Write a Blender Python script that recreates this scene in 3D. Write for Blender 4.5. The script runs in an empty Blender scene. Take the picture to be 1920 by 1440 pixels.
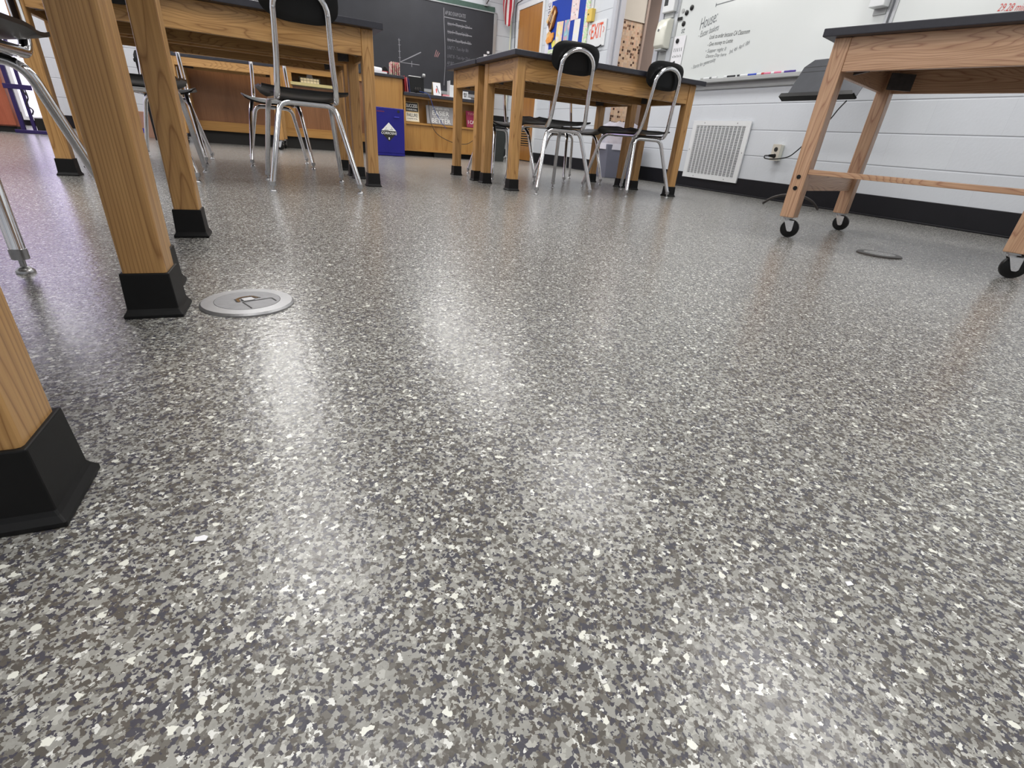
import bpy, bmesh, math, random
from mathutils import Vector, Matrix
random.seed(7)
C = bpy.context.scene.collection
PI = math.pi
R_ = math.radians

# ------------------------------------------------------------------ materials
def srgb(r, g, b):
    f = lambda c: (c / 12.92 if c <= .04045 else ((c + .055) / 1.055) ** 2.4)
    return (f(r / 255), f(g / 255), f(b / 255), 1)

def new_mat(name):
    m = bpy.data.materials.new(name); m.use_nodes = True
    nt = m.node_tree
    return m, nt, nt.nodes['Principled BSDF']

def node(nt, typ, **kw):
    n = nt.nodes.new(typ)
    for k, v in kw.items():
        if k.startswith('i_'):
            n.inputs[k[2:].replace('_', ' ')].default_value = v
        else:
            setattr(n, k, v)
    return n

def ramp(nt, stops, interp='LINEAR'):
    r = nt.nodes.new('ShaderNodeValToRGB'); cr = r.color_ramp; cr.interpolation = interp
    while len(cr.elements) < len(stops):
        cr.elements.new(.5)
    for e, (p, c) in zip(cr.elements, stops):
        e.position = p; e.color = c
    return r

def plain(name, col, rough=.5, metal=0, var=.06, scale=8, coat=0, emis=0, bump=0, spec=.5):
    """a plain surface with a little procedural mottling"""
    m, nt, b = new_mat(name); L = nt.links.new
    tc = node(nt, 'ShaderNodeTexCoord')
    nz = node(nt, 'ShaderNodeTexNoise'); nz.inputs['Scale'].default_value = scale; nz.inputs['Detail'].default_value = 4
    L(tc.outputs['Object'], nz.inputs['Vector'])
    a = [c * (1 - var) for c in col[:3]] + [1]; d = [min(1, c * (1 + var)) for c in col[:3]] + [1]
    r = ramp(nt, [(.3, a), (.7, d)])
    L(nz.outputs['Fac'], r.inputs['Fac']); L(r.outputs['Color'], b.inputs['Base Color'])
    b.inputs['Roughness'].default_value = rough; b.inputs['Metallic'].default_value = metal
    b.inputs['Coat Weight'].default_value = coat; b.inputs['Specular IOR Level'].default_value = spec
    if emis:
        L(r.outputs['Color'], b.inputs['Emission Color']); b.inputs['Emission Strength'].default_value = emis
    if bump:
        bp = node(nt, 'ShaderNodeBump'); bp.inputs['Strength'].default_value = bump; bp.inputs['Distance'].default_value = .002
        n2 = node(nt, 'ShaderNodeTexNoise'); n2.inputs['Scale'].default_value = scale * 25
        L(tc.outputs['Object'], n2.inputs['Vector']); L(n2.outputs['Fac'], bp.inputs['Height']); L(bp.outputs['Normal'], b.inputs['Normal'])
    return m

def oak(name, axis, light, dark, rings=9, rough=.38, sc=1.0, stretch=1.0):
    """oak with cathedral grain running along one axis of the part"""
    m, nt, b = new_mat(name); L = nt.links.new
    tc = node(nt, 'ShaderNodeTexCoord'); oi = node(nt, 'ShaderNodeObjectInfo')
    mul = node(nt, 'ShaderNodeMath', operation='MULTIPLY'); mul.inputs[1].default_value = 13.7
    L(oi.outputs['Random'], mul.inputs[0])
    add = node(nt, 'ShaderNodeVectorMath', operation='ADD'); L(tc.outputs['Object'], add.inputs[0]); L(mul.outputs[0], add.inputs[1])
    s = [7.5 * sc] * 3; s[axis] = stretch * sc
    mp = node(nt, 'ShaderNodeMapping'); mp.inputs['Scale'].default_value = s; L(add.outputs[0], mp.inputs['Vector'])
    nz = node(nt, 'ShaderNodeTexNoise'); nz.inputs['Scale'].default_value = 1; nz.inputs['Detail'].default_value = 2.5; nz.inputs['Roughness'].default_value = .38
    L(mp.outputs[0], nz.inputs['Vector'])
    k = node(nt, 'ShaderNodeMath', operation='MULTIPLY'); k.inputs[1].default_value = rings * 2.2; L(nz.outputs['Fac'], k.inputs[0])
    fr = node(nt, 'ShaderNodeMath', operation='FRACT'); L(k.outputs[0], fr.inputs[0])
    mid = [light[i] * .72 + dark[i] * .28 for i in range(3)] + [1]
    r = ramp(nt, [(0, mid), (.12, light), (.45, light), (.8, mid), (.93, dark), (1, mid)])
    L(fr.outputs[0], r.inputs['Fac'])
    s2 = [190.0] * 3; s2[axis] = 5
    mp2 = node(nt, 'ShaderNodeMapping'); mp2.inputs['Scale'].default_value = s2; L(add.outputs[0], mp2.inputs['Vector'])
    n2 = node(nt, 'ShaderNodeTexNoise'); n2.inputs['Scale'].default_value = 1; n2.inputs['Detail'].default_value = 3; L(mp2.outputs[0], n2.inputs['Vector'])
    r2 = ramp(nt, [(.3, (.74, .69, .62, 1)), (.62, (1.0, 1.0, 1.0, 1))]); L(n2.outputs['Fac'], r2.inputs['Fac'])
    mx = node(nt, 'ShaderNodeMix', data_type='RGBA', blend_type='MULTIPLY'); mx.inputs[0].default_value = .8
    L(r.outputs['Color'], mx.inputs[6]); L(r2.outputs['Color'], mx.inputs[7]); L(mx.outputs[2], b.inputs['Base Color'])
    b.inputs['Roughness'].default_value = rough; b.inputs['Coat Weight'].default_value = .25; b.inputs['Coat Roughness'].default_value = .25
    bp = node(nt, 'ShaderNodeBump'); bp.inputs['Strength'].default_value = .08; bp.inputs['Distance'].default_value = .001
    L(n2.outputs['Fac'], bp.inputs['Height']); L(bp.outputs['Normal'], b.inputs['Normal'])
    return m

def floor_material():
    m, nt, b = new_mat('flake_epoxy'); L = nt.links.new
    tc = node(nt, 'ShaderNodeTexCoord')
    def warp(scale, amt):
        nz = node(nt, 'ShaderNodeTexNoise'); nz.inputs['Scale'].default_value = scale; nz.inputs['Detail'].default_value = 2
        L(tc.outputs['Object'], nz.inputs['Vector'])
        sub = node(nt, 'ShaderNodeVectorMath', operation='SUBTRACT'); L(nz.outputs['Color'], sub.inputs[0]); sub.inputs[1].default_value = (.5, .5, .5)
        sc = node(nt, 'ShaderNodeVectorMath', operation='SCALE'); L(sub.outputs[0], sc.inputs[0]); sc.inputs['Scale'].default_value = amt
        ad = node(nt, 'ShaderNodeVectorMath', operation='ADD'); L(tc.outputs['Object'], ad.inputs[0]); L(sc.outputs[0], ad.inputs[1])
        return ad
    def flakes(scale, w, stops):
        v = node(nt, 'ShaderNodeTexVoronoi'); v.inputs['Scale'].default_value = scale; v.inputs['Randomness'].default_value = 1
        L(w.outputs[0], v.inputs['Vector'])
        sp = node(nt, 'ShaderNodeSeparateColor'); L(v.outputs['Color'], sp.inputs[0])
        r = ramp(nt, stops, 'CONSTANT'); L(sp.outputs[0], r.inputs['Fac'])
        return r, sp
    st = [(0, srgb(78, 77, 85)), (.14, srgb(92, 88, 83)), (.36, srgb(112, 109, 104)), (.53, srgb(153, 152, 147)),
          (.86, srgb(178, 177, 172)), (.967, srgb(218, 218, 214))]
    w1 = warp(290, .005)
    r1, s1 = flakes(255, w1, st)
    w2 = warp(420, .004)
    r2, s2 = flakes(440, w2, [(0, srgb(76, 74, 82)), (.3, srgb(96, 91, 86)), (.52, srgb(148, 147, 142)), (.86, srgb(174, 173, 167)), (.965, srgb(222, 222, 218))])
    gt = node(nt, 'ShaderNodeMath', operation='GREATER_THAN'); L(s2.outputs[1], gt.inputs[0]); gt.inputs[1].default_value = .62
    mx = node(nt, 'ShaderNodeMix', data_type='RGBA'); L(gt.outputs[0], mx.inputs[0]); L(r1.outputs['Color'], mx.inputs[6]); L(r2.outputs['Color'], mx.inputs[7])
    # a few big white chips
    r3, s3 = flakes(230, warp(210, .006), [(0, (0, 0, 0, 1)), (.984, (1, 1, 1, 1))])
    mx2 = node(nt, 'ShaderNodeMix', data_type='RGBA'); L(r3.outputs['Color'], mx2.inputs[0]); L(mx.outputs[2], mx2.inputs[6]); mx2.inputs[7].default_value = srgb(226, 226, 217)
    L(mx2.outputs[2], b.inputs['Base Color'])
    b.inputs['Roughness'].default_value = .27
    b.inputs['Coat Weight'].default_value = .15; b.inputs['Coat Roughness'].default_value = .16; b.inputs['Specular IOR Level'].default_value = .33
    nb = node(nt, 'ShaderNodeTexNoise'); nb.inputs['Scale'].default_value = 85; nb.inputs['Detail'].default_value = 3
    L(tc.outputs['Object'], nb.inputs['Vector'])
    bp = node(nt, 'ShaderNodeBump'); bp.inputs['Strength'].default_value = .5; bp.inputs['Distance'].default_value = .0014
    L(nb.outputs['Fac'], bp.inputs['Height']); L(bp.outputs['Normal'], b.inputs['Normal']); L(bp.outputs['Normal'], b.inputs['Coat Normal'])
    return m

def block_wall(name, axis, col, z0=.3325):
    """painted concrete block: 406 x 203 mm in running bond; axis = the wall's horizontal axis"""
    m, nt, b = new_mat(name); L = nt.links.new
    tc = node(nt, 'ShaderNodeTexCoord'); sp = node(nt, 'ShaderNodeSeparateXYZ'); L(tc.outputs['Object'], sp.inputs[0])
    cb = node(nt, 'ShaderNodeCombineXYZ'); L(sp.outputs[axis], cb.inputs[0])
    sz = node(nt, 'ShaderNodeMath', operation='SUBTRACT'); L(sp.outputs[2], sz.inputs[0]); sz.inputs[1].default_value = z0 - .2032 * 10
    L(sz.outputs[0], cb.inputs[1])
    br = node(nt, 'ShaderNodeTexBrick'); br.offset = .5
    for k, v in (('Scale', 1), ('Mortar Size', .003), ('Mortar Smooth', .8), ('Brick Width', .4064), ('Row Height', .2032), ('Bias', 0)):
        br.inputs[k].default_value = v
    br.inputs['Color1'].default_value = (1, 1, 1, 1); br.inputs['Color2'].default_value = (.975, .975, .98, 1); br.inputs['Mortar'].default_value = (.95, .95, .955, 1)
    L(cb.outputs[0], br.inputs['Vector'])
    # bed joints: a tooled groove that reads darker than the head joints
    dv = node(nt, 'ShaderNodeMath', operation='DIVIDE'); L(sz.outputs[0], dv.inputs[0]); dv.inputs[1].default_value = .2032
    pp = node(nt, 'ShaderNodeMath', operation='PINGPONG'); L(dv.outputs[0], pp.inputs[0]); pp.inputs[1].default_value = .5
    jr = ramp(nt, [(.0, (.74, .74, .76, 1)), (.016, (.82, .82, .84, 1)), (.030, (1, 1, 1, 1))]); L(pp.outputs[0], jr.inputs['Fac'])
    m0 = node(nt, 'ShaderNodeMix', data_type='RGBA', blend_type='MULTIPLY'); m0.inputs[0].default_value = 1
    L(br.outputs['Color'], m0.inputs[6]); L(jr.outputs['Color'], m0.inputs[7])
    mx = node(nt, 'ShaderNodeMix', data_type='RGBA', blend_type='MULTIPLY'); mx.inputs[0].default_value = 1
    mx.inputs[6].default_value = col; L(m0.outputs[2], mx.inputs[7]); L(mx.outputs[2], b.inputs['Base Color'])
    nz = node(nt, 'ShaderNodeTexNoise'); nz.inputs['Scale'].default_value = 60; nz.inputs['Detail'].default_value = 5; L(tc.outputs['Object'], nz.inputs['Vector'])
    m3 = node(nt, 'ShaderNodeMath', operation='MULTIPLY'); L(nz.outputs['Fac'], m3.inputs[0]); m3.inputs[1].default_value = .25
    ml = node(nt, 'ShaderNodeMath', operation='MULTIPLY_ADD'); L(br.outputs['Fac'], ml.inputs[0]); ml.inputs[1].default_value = -.12; L(m3.outputs[0], ml.inputs[2])
    bw = node(nt, 'ShaderNodeRGBToBW'); L(jr.outputs['Color'], bw.inputs[0])
    ad = node(nt, 'ShaderNodeMath', operation='MULTIPLY_ADD'); L(bw.outputs[0], ad.inputs[0]); ad.inputs[1].default_value = 2.5; L(ml.outputs[0], ad.inputs[2])
    bp = node(nt, 'ShaderNodeBump'); bp.inputs['Strength'].default_value = .6; bp.inputs['Distance'].default_value = .006
    L(ad.outputs[0], bp.inputs['Height']); L(bp.outputs['Normal'], b.inputs['Normal'])
    b.inputs['Roughness'].default_value = .42
    return m

def mosaic():
    m, nt, b = new_mat('mosaic_tile'); L = nt.links.new
    tc = node(nt, 'ShaderNodeTexCoord'); sp = node(nt, 'ShaderNodeSeparateXYZ'); L(tc.outputs['Object'], sp.inputs[0])
    def grid(off):
        cb = node(nt, 'ShaderNodeCombineXYZ')
        for i, s in ((0, 0), (2, 1)):
            k = node(nt, 'ShaderNodeMath', operation='MULTIPLY'); L(sp.outputs[i], k.inputs[0]); k.inputs[1].default_value = 1 / .027
            L(k.outputs[0], cb.inputs[s])
        return cb
    cb = grid(0)
    fl = node(nt, 'ShaderNodeVectorMath', operation='FLOOR'); L(cb.outputs[0], fl.inputs[0])
    wn = node(nt, 'ShaderNodeTexWhiteNoise', noise_dimensions='2D'); L(fl.outputs[0], wn.inputs['Vector'])
    r = ramp(nt, [(0, srgb(66, 42, 34)), (.12, srgb(120, 88, 68)), (.18, srgb(184, 156, 130)), (.45, srgb(196, 172, 148)), (.7, srgb(178, 156, 138)), (.88, srgb(198, 162, 138))], 'CONSTANT')
    L(wn.outputs['Value'], r.inputs['Fac'])
    frc = node(nt, 'ShaderNodeVectorMath', operation='FRACTION'); L(cb.outputs[0], frc.inputs[0])
    sp2 = node(nt, 'ShaderNodeSeparateXYZ'); L(frc.outputs[0], sp2.inputs[0])
    mn = node(nt, 'ShaderNodeMath', operation='MINIMUM'); L(sp2.outputs[0], mn.inputs[0]); L(sp2.outputs[1], mn.inputs[1])
    lt = node(nt, 'ShaderNodeMath', operation='LESS_THAN'); L(mn.outputs[0], lt.inputs[0]); lt.inputs[1].default_value = .1
    mx = node(nt, 'ShaderNodeMix', data_type='RGBA'); L(lt.outputs[0], mx.inputs[0]); L(r.outputs['Color'], mx.inputs[6]); mx.inputs[7].default_value = srgb(186, 168, 150)
    L(mx.outputs[2], b.inputs['Base Color']); b.inputs['Roughness'].default_value = .3
    return m

def stripes_flag():
    m, nt, b = new_mat('flag_cloth'); L = nt.links.new
    tc = node(nt, 'ShaderNodeTexCoord'); sp = node(nt, 'ShaderNodeSeparateXYZ'); L(tc.outputs['UV'], sp.inputs[0])
    k = node(nt, 'ShaderNodeMath', operation='MULTIPLY'); L(sp.outputs[0], k.inputs[0]); k.inputs[1].default_value = 3.5
    f = node(nt, 'ShaderNodeMath', operation='FRACT'); L(k.outputs[0], f.inputs[0])
    r = ramp(nt, [(0, srgb(178, 30, 48)), (.5, srgb(232, 226, 226))], 'CONSTANT'); L(f.outputs[0], r.inputs['Fac'])
    L(r.outputs['Color'], b.inputs['Base Color']); b.inputs['Roughness'].default_value = .8
    return m

def blotch(name, cols, scale=14, rough=.7):
    """loosely coloured-in paper"""
    m, nt, b = new_mat(name); L = nt.links.new
    tc = node(nt, 'ShaderNodeTexCoord'); nz = node(nt, 'ShaderNodeTexNoise'); nz.inputs['Scale'].default_value = scale; nz.inputs['Detail'].default_value = 2
    oi = node(nt, 'ShaderNodeObjectInfo'); ml = node(nt, 'ShaderNodeMath', operation='MULTIPLY'); ml.inputs[1].default_value = 37; L(oi.outputs['Random'], ml.inputs[0])
    ad = node(nt, 'ShaderNodeVectorMath', operation='ADD'); L(tc.outputs['Object'], ad.inputs[0]); L(ml.outputs[0], ad.inputs[1])
    L(ad.outputs[0], nz.inputs['Vector'])
    n = len(cols); r = ramp(nt, [(.3 + .4 * i / max(1, n - 1), c) for i, c in enumerate(cols)])
    L(nz.outputs['Fac'], r.inputs['Fac']); L(r.outputs['Color'], b.inputs['Base Color']); b.inputs['Roughness'].default_value = rough
    return m

OL, OD = srgb(202, 156, 98), srgb(160, 114, 64)
M = {}
for i, ax in enumerate('xyz'):
    lg = .45 if ax == 'z' else 1.0
    M['oak_' + ax] = oak('oak_' + ax, i, OL, OD, rings=19, stretch=lg)
    M['cart_' + ax] = oak('red_oak_' + ax, i, srgb(208, 168, 136), srgb(170, 124, 98), rings=22, stretch=lg)
    M['honey_' + ax] = oak('honey_oak_' + ax, i, srgb(188, 140, 74), srgb(172, 122, 60), rings=3, sc=.6, stretch=.5)
M['panel'] = oak('brown_panel', 2, srgb(144, 98, 62), srgb(132, 88, 54), rings=2, sc=.6, stretch=.5)
M['redwood'] = oak('red_cabinet', 2, srgb(184, 98, 68), srgb(172, 88, 60), rings=2, sc=.6, stretch=.5)
M['doorwood'] = oak('closet_door_wood', 2, srgb(176, 120, 54), srgb(160, 104, 46), rings=3, sc=.5, stretch=.5)
M['epoxy'] = plain('black_epoxy', srgb(50, 50, 58), .35, var=.1, scale=40)
M['black'] = plain('black_plastic', srgb(16, 16, 17), .34, var=.1, scale=20, spec=.35)
M['shell'] = plain('black_chair_shell', srgb(15, 15, 16), .34, var=.12, scale=60, bump=.1, spec=.3)
M['rubber'] = plain('black_rubber_boot', srgb(17, 17, 18), .5, var=.2, scale=30, spec=.3)
M['cove'] = plain('black_vinyl_cove', srgb(24, 24, 29), .45, var=.1, scale=10, spec=.3)
M['chrome'] = plain('chrome', (.82, .82, .84, 1), .09, 1, var=.03)
M['steel'] = plain('brushed_steel', (.52, .52, .53, 1), .32, 1, var=.06, scale=120)
M['steel2'] = plain('grey_steel', (.42, .42, .43, 1), .42, .9, var=.08, scale=100)
M['darksteel'] = plain('dark_steel', srgb(78, 74, 72), .4, .6, var=.2, scale=30)
M['floor'] = floor_material()
M['wall_r'] = block_wall('painted_block_right', 1, srgb(211, 215, 221))
M['wall_b'] = block_wall('painted_block_back', 0, srgb(204, 208, 213))
M['ceil'] = plain('ceiling_tile', srgb(232, 232, 228), .9, var=.03, scale=60)
M['brownwall'] = plain('corridor_paint', srgb(150, 132, 122), .6, var=.03, scale=4)
M['mosaic'] = mosaic()
M['shade'] = plain('roller_shade', srgb(190, 184, 174), .8, var=.02)
M['frame'] = plain('grey_door_frame', srgb(190, 192, 200), .4, var=.03)
M['white'] = plain('white_paint', srgb(226, 228, 230), .4, var=.02)
M['cream'] = plain('cream_plastic', srgb(228, 228, 216), .25, var=.02)
M['paper'] = plain('paper', srgb(234, 234, 238), .7, var=.02, scale=30)
M['board'] = plain('whiteboard', srgb(221, 225, 224), .18, var=.015, scale=2)
M['alu'] = plain('aluminium', srgb(178, 180, 182), .35, .6, var=.03)
M['trayg'] = plain('tray_grey', srgb(172, 174, 174), .45, .2, var=.03)
M['chalk'] = plain('chalkboard', srgb(46, 47, 53), .6, var=.16, scale=3)
M['chalkmark'] = plain('chalk_line', srgb(150, 150, 156), .9)
M['chalkfaint'] = plain('faint_chalk_line', srgb(112, 112, 120), .9)
M['chalkred'] = plain('pink_chalk', srgb(170, 130, 130), .9)
M['green'] = plain('cork_rail', srgb(70, 92, 84), .8, var=.1, scale=60)
M['ink'] = plain('black_ink', srgb(40, 42, 46), .6)
M['greyink'] = plain('grey_ink', srgb(110, 114, 118), .6)
M['redink'] = plain('red_ink', srgb(214, 80, 74), .6)
M['exitred'] = plain('exit_orange_red', srgb(226, 92, 62), .5)
M['blue'] = plain('blue_steel', srgb(26, 24, 122), .35, var=.08, scale=5)
M['bluelite'] = plain('blue_handle', srgb(60, 62, 180), .3)
M['bb'] = plain('blue_board_paper', srgb(24, 62, 168), .75, var=.06, scale=6)
M['brand'] = plain('dull_red_print', srgb(96, 28, 80), .6)
M['yellow'] = plain('yellow_box', srgb(226, 194, 92), .45, var=.03)
M['wbin'] = plain('grey_bin', srgb(112, 114, 130), .5, var=.04)
M['signbrown'] = plain('sign_wood', srgb(206, 178, 124), .6, var=.08)
M['signblack'] = plain('sign_black', srgb(28, 26, 24), .6)
M['signwhite'] = plain('sign_cream', srgb(232, 226, 208), .6)
M['signgrey'] = plain('sign_grey', srgb(150, 148, 150), .6, var=.06, scale=20)
M['signred'] = plain('sign_maroon', srgb(150, 34, 74), .6)
M['white2'] = plain('white_print', srgb(236, 236, 234), .6)
M['red'] = plain('red_plastic', srgb(190, 40, 50), .4)
M['pink'] = plain('pink_card', srgb(226, 150, 156), .6)
M['navy'] = plain('navy_folder', srgb(50, 56, 120), .5)
M['purple'] = plain('purple_lit_black_metal', srgb(40, 22, 84), .4, var=.1)  # black metal with the purple light on it put into the colour
M['card'] = plain('cardboard', srgb(196, 152, 130), .8, var=.05, scale=12)
M['cyan'] = plain('blue_print', srgb(70, 70, 180), .6)
M['orange'] = blotch('orange_paper', [srgb(226, 140, 60), srgb(246, 176, 96)])
M['brownpaper'] = blotch('brown_paper', [srgb(90, 42, 14), srgb(150, 84, 30)])
M['tan'] = blotch('tan_paper', [srgb(214, 156, 84), srgb(240, 206, 150)])
M['draw1'] = blotch('yellow_pink_drawing', [srgb(232, 232, 236), srgb(236, 196, 196), srgb(240, 220, 150), srgb(232, 232, 238)], 9)
M['draw2'] = blotch('teal_pink_drawing', [srgb(224, 234, 240), srgb(130, 190, 200), srgb(214, 160, 180), srgb(206, 226, 234)], 8)
M['draw3'] = blotch('pale_drawing', [srgb(226, 230, 242), srgb(238, 234, 224), srgb(230, 232, 244)], 8)
M['poster'] = blotch('pink_edged_poster', [srgb(238, 226, 230), srgb(236, 208, 206), srgb(240, 236, 238)], 25)
M['strip'] = blotch('patterned_border', [srgb(232, 230, 226), srgb(180, 220, 150), srgb(236, 234, 230), srgb(240, 170, 160)], 30)
M['stripw'] = plain('white_border', srgb(228, 226, 236), .7)
M['yelnote'] = blotch('yellow_note', [srgb(226, 216, 70), srgb(240, 236, 130)], 60)
M['mags'] = blotch('magazine_covers', [srgb(230, 210, 210), srgb(190, 60, 80), srgb(236, 226, 214), srgb(130, 170, 90)], 40)
M['flag'] = stripes_flag()
M['glow'] = plain('window_daylight', (.80, .76, 1, 1), .2, emis=.95)
M['bag'] = plain('thin_plastic_bag', srgb(214, 212, 228), .3, var=.1, scale=14, bump=.8)
M['bag'].node_tree.nodes['Principled BSDF'].inputs['Alpha'].default_value = .55
M['wire'] = plain('wire', srgb(120, 120, 110), .4, .7)
M['tray_wood'] = plain('pale_board', srgb(206, 192, 136), .6)
M['bluecable'] = plain('blue_cable', srgb(46, 74, 150), .5)
M['slate'] = plain('music_desk_black', srgb(58, 60, 66), .38, .3, var=.12, scale=10)
M['purplecap'] = plain('purple_marker', srgb(80, 60, 150), .5)
M['bluecap'] = plain('blue_marker', srgb(60, 86, 190), .5)
M['pinkcap'] = plain('pink_marker', srgb(226, 130, 160), .5)

# ------------------------------------------------------------------ mesh builder
class MB:
    def __init__(self):
        self.v = []; self.f = []; self.uv = None
    def add(self, vs, fs, mat=None):
        n = len(self.v)
        self.v += [tuple(mat @ Vector(p)) if mat is not None else tuple(p) for p in vs]
        self.f += [tuple(i + n for i in f) for f in fs]
        return self
    def box(self, x0, x1, y0, y1, z0, z1, mat=None):
        vs = [(x, y, z) for z in (z0, z1) for y in (y0, y1) for x in (x0, x1)]
        return self.add(vs, [(0, 2, 3, 1), (4, 5, 7, 6), (0, 1, 5, 4), (2, 6, 7, 3), (0, 4, 6, 2), (1, 3, 7, 5)], mat)
    def cbox(self, c, s, mat=None):
        return self.box(c[0] - s[0] / 2, c[0] + s[0] / 2, c[1] - s[1] / 2, c[1] + s[1] / 2, c[2] - s[2] / 2, c[2] + s[2] / 2, mat)
    def loft(self, rings, cap=True, closed=True):
        n = len(rings[0]); vs = [p for r in rings for p in r]; fs = []
        for i in range(len(rings) - 1):
            for j in range(n if closed else n - 1):
                a = i * n + j; b = i * n + (j + 1) % n
                fs.append((a, b, b + n, a + n))
        if cap:
            fs.append(tuple(range(n))[::-1]); fs.append(tuple(range((len(rings) - 1) * n, len(rings) * n)))
        return self.add(vs, fs)
    def tube(self, pts, r, n=12, cap=True):
        pts = [Vector(p) for p in pts]; rings = []; up = None
        for i, p in enumerate(pts):
            t = (pts[min(i + 1, len(pts) - 1)] - pts[max(i - 1, 0)]).normalized()
            if up is None:
                up = t.orthogonal().normalized()
            up = (up - t * up.dot(t)).normalized(); s = t.cross(up)
            rr = r[i] if isinstance(r, (list, tuple)) else r
            rings.append([p + (up * math.cos(a) + s * math.sin(a)) * rr for a in [2 * PI * k / n for k in range(n)]])
        return self.loft(rings, cap)
    def lathe(self, prof, n=32, mat=None, cap=True):
        """profile of (radius, z) pairs about Z"""
        m = MB(); m.loft([[(r * math.cos(a), r * math.sin(a), z) for a in [2 * PI * k / n for k in range(n)]] for r, z in prof], cap)
        return self.add(m.v, m.f, mat)
    def prism(self, poly, z0, z1, mat=None):
        n = len(poly)
        vs = [(x, y, z0) for x, y in poly] + [(x, y, z1) for x, y in poly]
        fs = [tuple(range(n))[::-1], tuple(range(n, 2 * n))] + [(i, (i + 1) % n, (i + 1) % n + n, i + n) for i in range(n)]
        return self.add(vs, fs, mat)
    def merge(self, o, mat=None):
        return self.add(o.v, o.f, mat)

def link(o, parent=None):
    C.objects.link(o)
    if parent is not None:
        o.parent = parent
    return o

def obj(name, mb, mat, parent=None, bevel=0, smooth=False, seg=2):
    me = bpy.data.meshes.new(name); me.from_pydata(mb.v, [], mb.f); me.validate(); me.update()
    bm = bmesh.new(); bm.from_mesh(me); bmesh.ops.recalc_face_normals(bm, faces=bm.faces); bm.to_mesh(me); bm.free()
    me.materials.append(mat)
    if smooth:
        me.polygons.foreach_set('use_smooth', [True] * len(me.polygons))
        try:
            me.set_sharp_from_angle(angle=R_(50))
        except Exception:
            pass
    o = link(bpy.data.objects.new(name, me), parent)
    if bevel:
        b = o.modifiers.new('bevel', 'BEVEL'); b.width = bevel; b.segments = seg; b.limit_method = 'ANGLE'; b.angle_limit = R_(40)
    return o

def tag(o, label, cat, group=None):
    o['label'] = label; o['category'] = cat
    if group:
        o['group'] = group
    return o

def thing(name, label, cat, loc=(0, 0, 0), rz=0, group=None):
    o = bpy.data.objects.new(name, None); o.empty_display_size = .05
    link(o); o.location = loc; o.rotation_euler = (0, 0, rz)
    return tag(o, label, cat, group)

def struct(name, mb, mat, parent=None, bevel=0):
    o = obj(name, mb, mat, parent, bevel)
    if parent is None:
        o['kind'] = 'structure'
    return o

def copy_tree(o, parent=None):
    c = o.copy(); C.objects.link(c); c.parent = parent
    for ch in list(o.children):
        copy_tree(ch, c)
    return c

def place(proto, used, loc, rz, label, group=None):
    r = copy_tree(proto) if used else proto
    r.location = loc; r.rotation_euler = (0, 0, rz); r['label'] = label
    if group:
        r['group'] = group
    return r

def frame(origin, right, up):
    """matrix taking x to right, y to up, z out of the surface"""
    r = Vector(right).normalized(); u = Vector(up).normalized(); n = r.cross(u)
    m = Matrix((r, u, n)).transposed().to_4x4(); m.translation = Vector(origin)
    return m

def text(body, size, mat, m, parent, name='lettering', shear=0, bold=0, align='CENTER', space=1.0, sx=1.0, lift=.0012):
    cu = bpy.data.curves.new('txt', 'FONT'); cu.body = body; cu.size = size; cu.shear = shear; cu.offset = bold * size
    cu.align_x = align; cu.align_y = 'CENTER'; cu.space_character = space; cu.resolution_u = 3
    t = bpy.data.objects.new('txt', cu); C.objects.link(t)
    dg = bpy.context.evaluated_depsgraph_get(); dg.update()
    me = bpy.data.meshes.new_from_object(t.evaluated_get(dg)); bpy.data.objects.remove(t)
    me.transform(m @ Matrix.Translation((0, 0, lift)) @ Matrix.Diagonal((sx, 1, 1, 1)))
    me.name = name; me.materials.clear(); me.materials.append(mat)
    return link(bpy.data.objects.new(name, me), parent)

def line3(p0, p1, w, m, mb, lift=.0012):
    a, b = Vector((p0[0], p0[1], 0)), Vector((p1[0], p1[1], 0)); d = (b - a).normalized(); s = Vector((-d.y, d.x, 0)) * w / 2
    q = [a - s, b - s, b + s, a + s]
    return mb.add([(p.x, p.y, lift) for p in q], [(0, 1, 2, 3)], m)

def arc(c, r, a0, a1, n, f):
    return [f(c, r, a0 + (a1 - a0) * i / n) for i in range(n + 1)]

def fillet(pts, rad, n=6):
    """round the corners of a polyline"""
    pts = [Vector(p) for p in pts]; out = [pts[0]]
    for i in range(1, len(pts) - 1):
        p = pts[i]; a = (pts[i - 1] - p); b = (pts[i + 1] - p); r = min(rad, a.length * .45, b.length * .45)
        s = p + a.normalized() * r; e = p + b.normalized() * r
        for k in range(n + 1):
            t = k / n; out.append(s * (1 - t) ** 2 + p * 2 * t * (1 - t) + e * t * t)
    out.append(pts[-1])
    return out

def bezier(pts, n=16):
    """smooth curve through points (Catmull-Rom)"""
    P = [Vector(p) for p in pts]; P = [2 * P[0] - P[1]] + P + [2 * P[-1] - P[-2]]; out = []
    for i in range(1, len(P) - 2):
        for k in range(n):
            t = k / n; a, b, c, d = P[i - 1:i + 3]
            out.append(.5 * ((2 * b) + (c - a) * t + (2 * a - 5 * b + 4 * c - d) * t * t + (3 * b - a - 3 * c + d) * t ** 3))
    out.append(P[-2])
    return out

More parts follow.
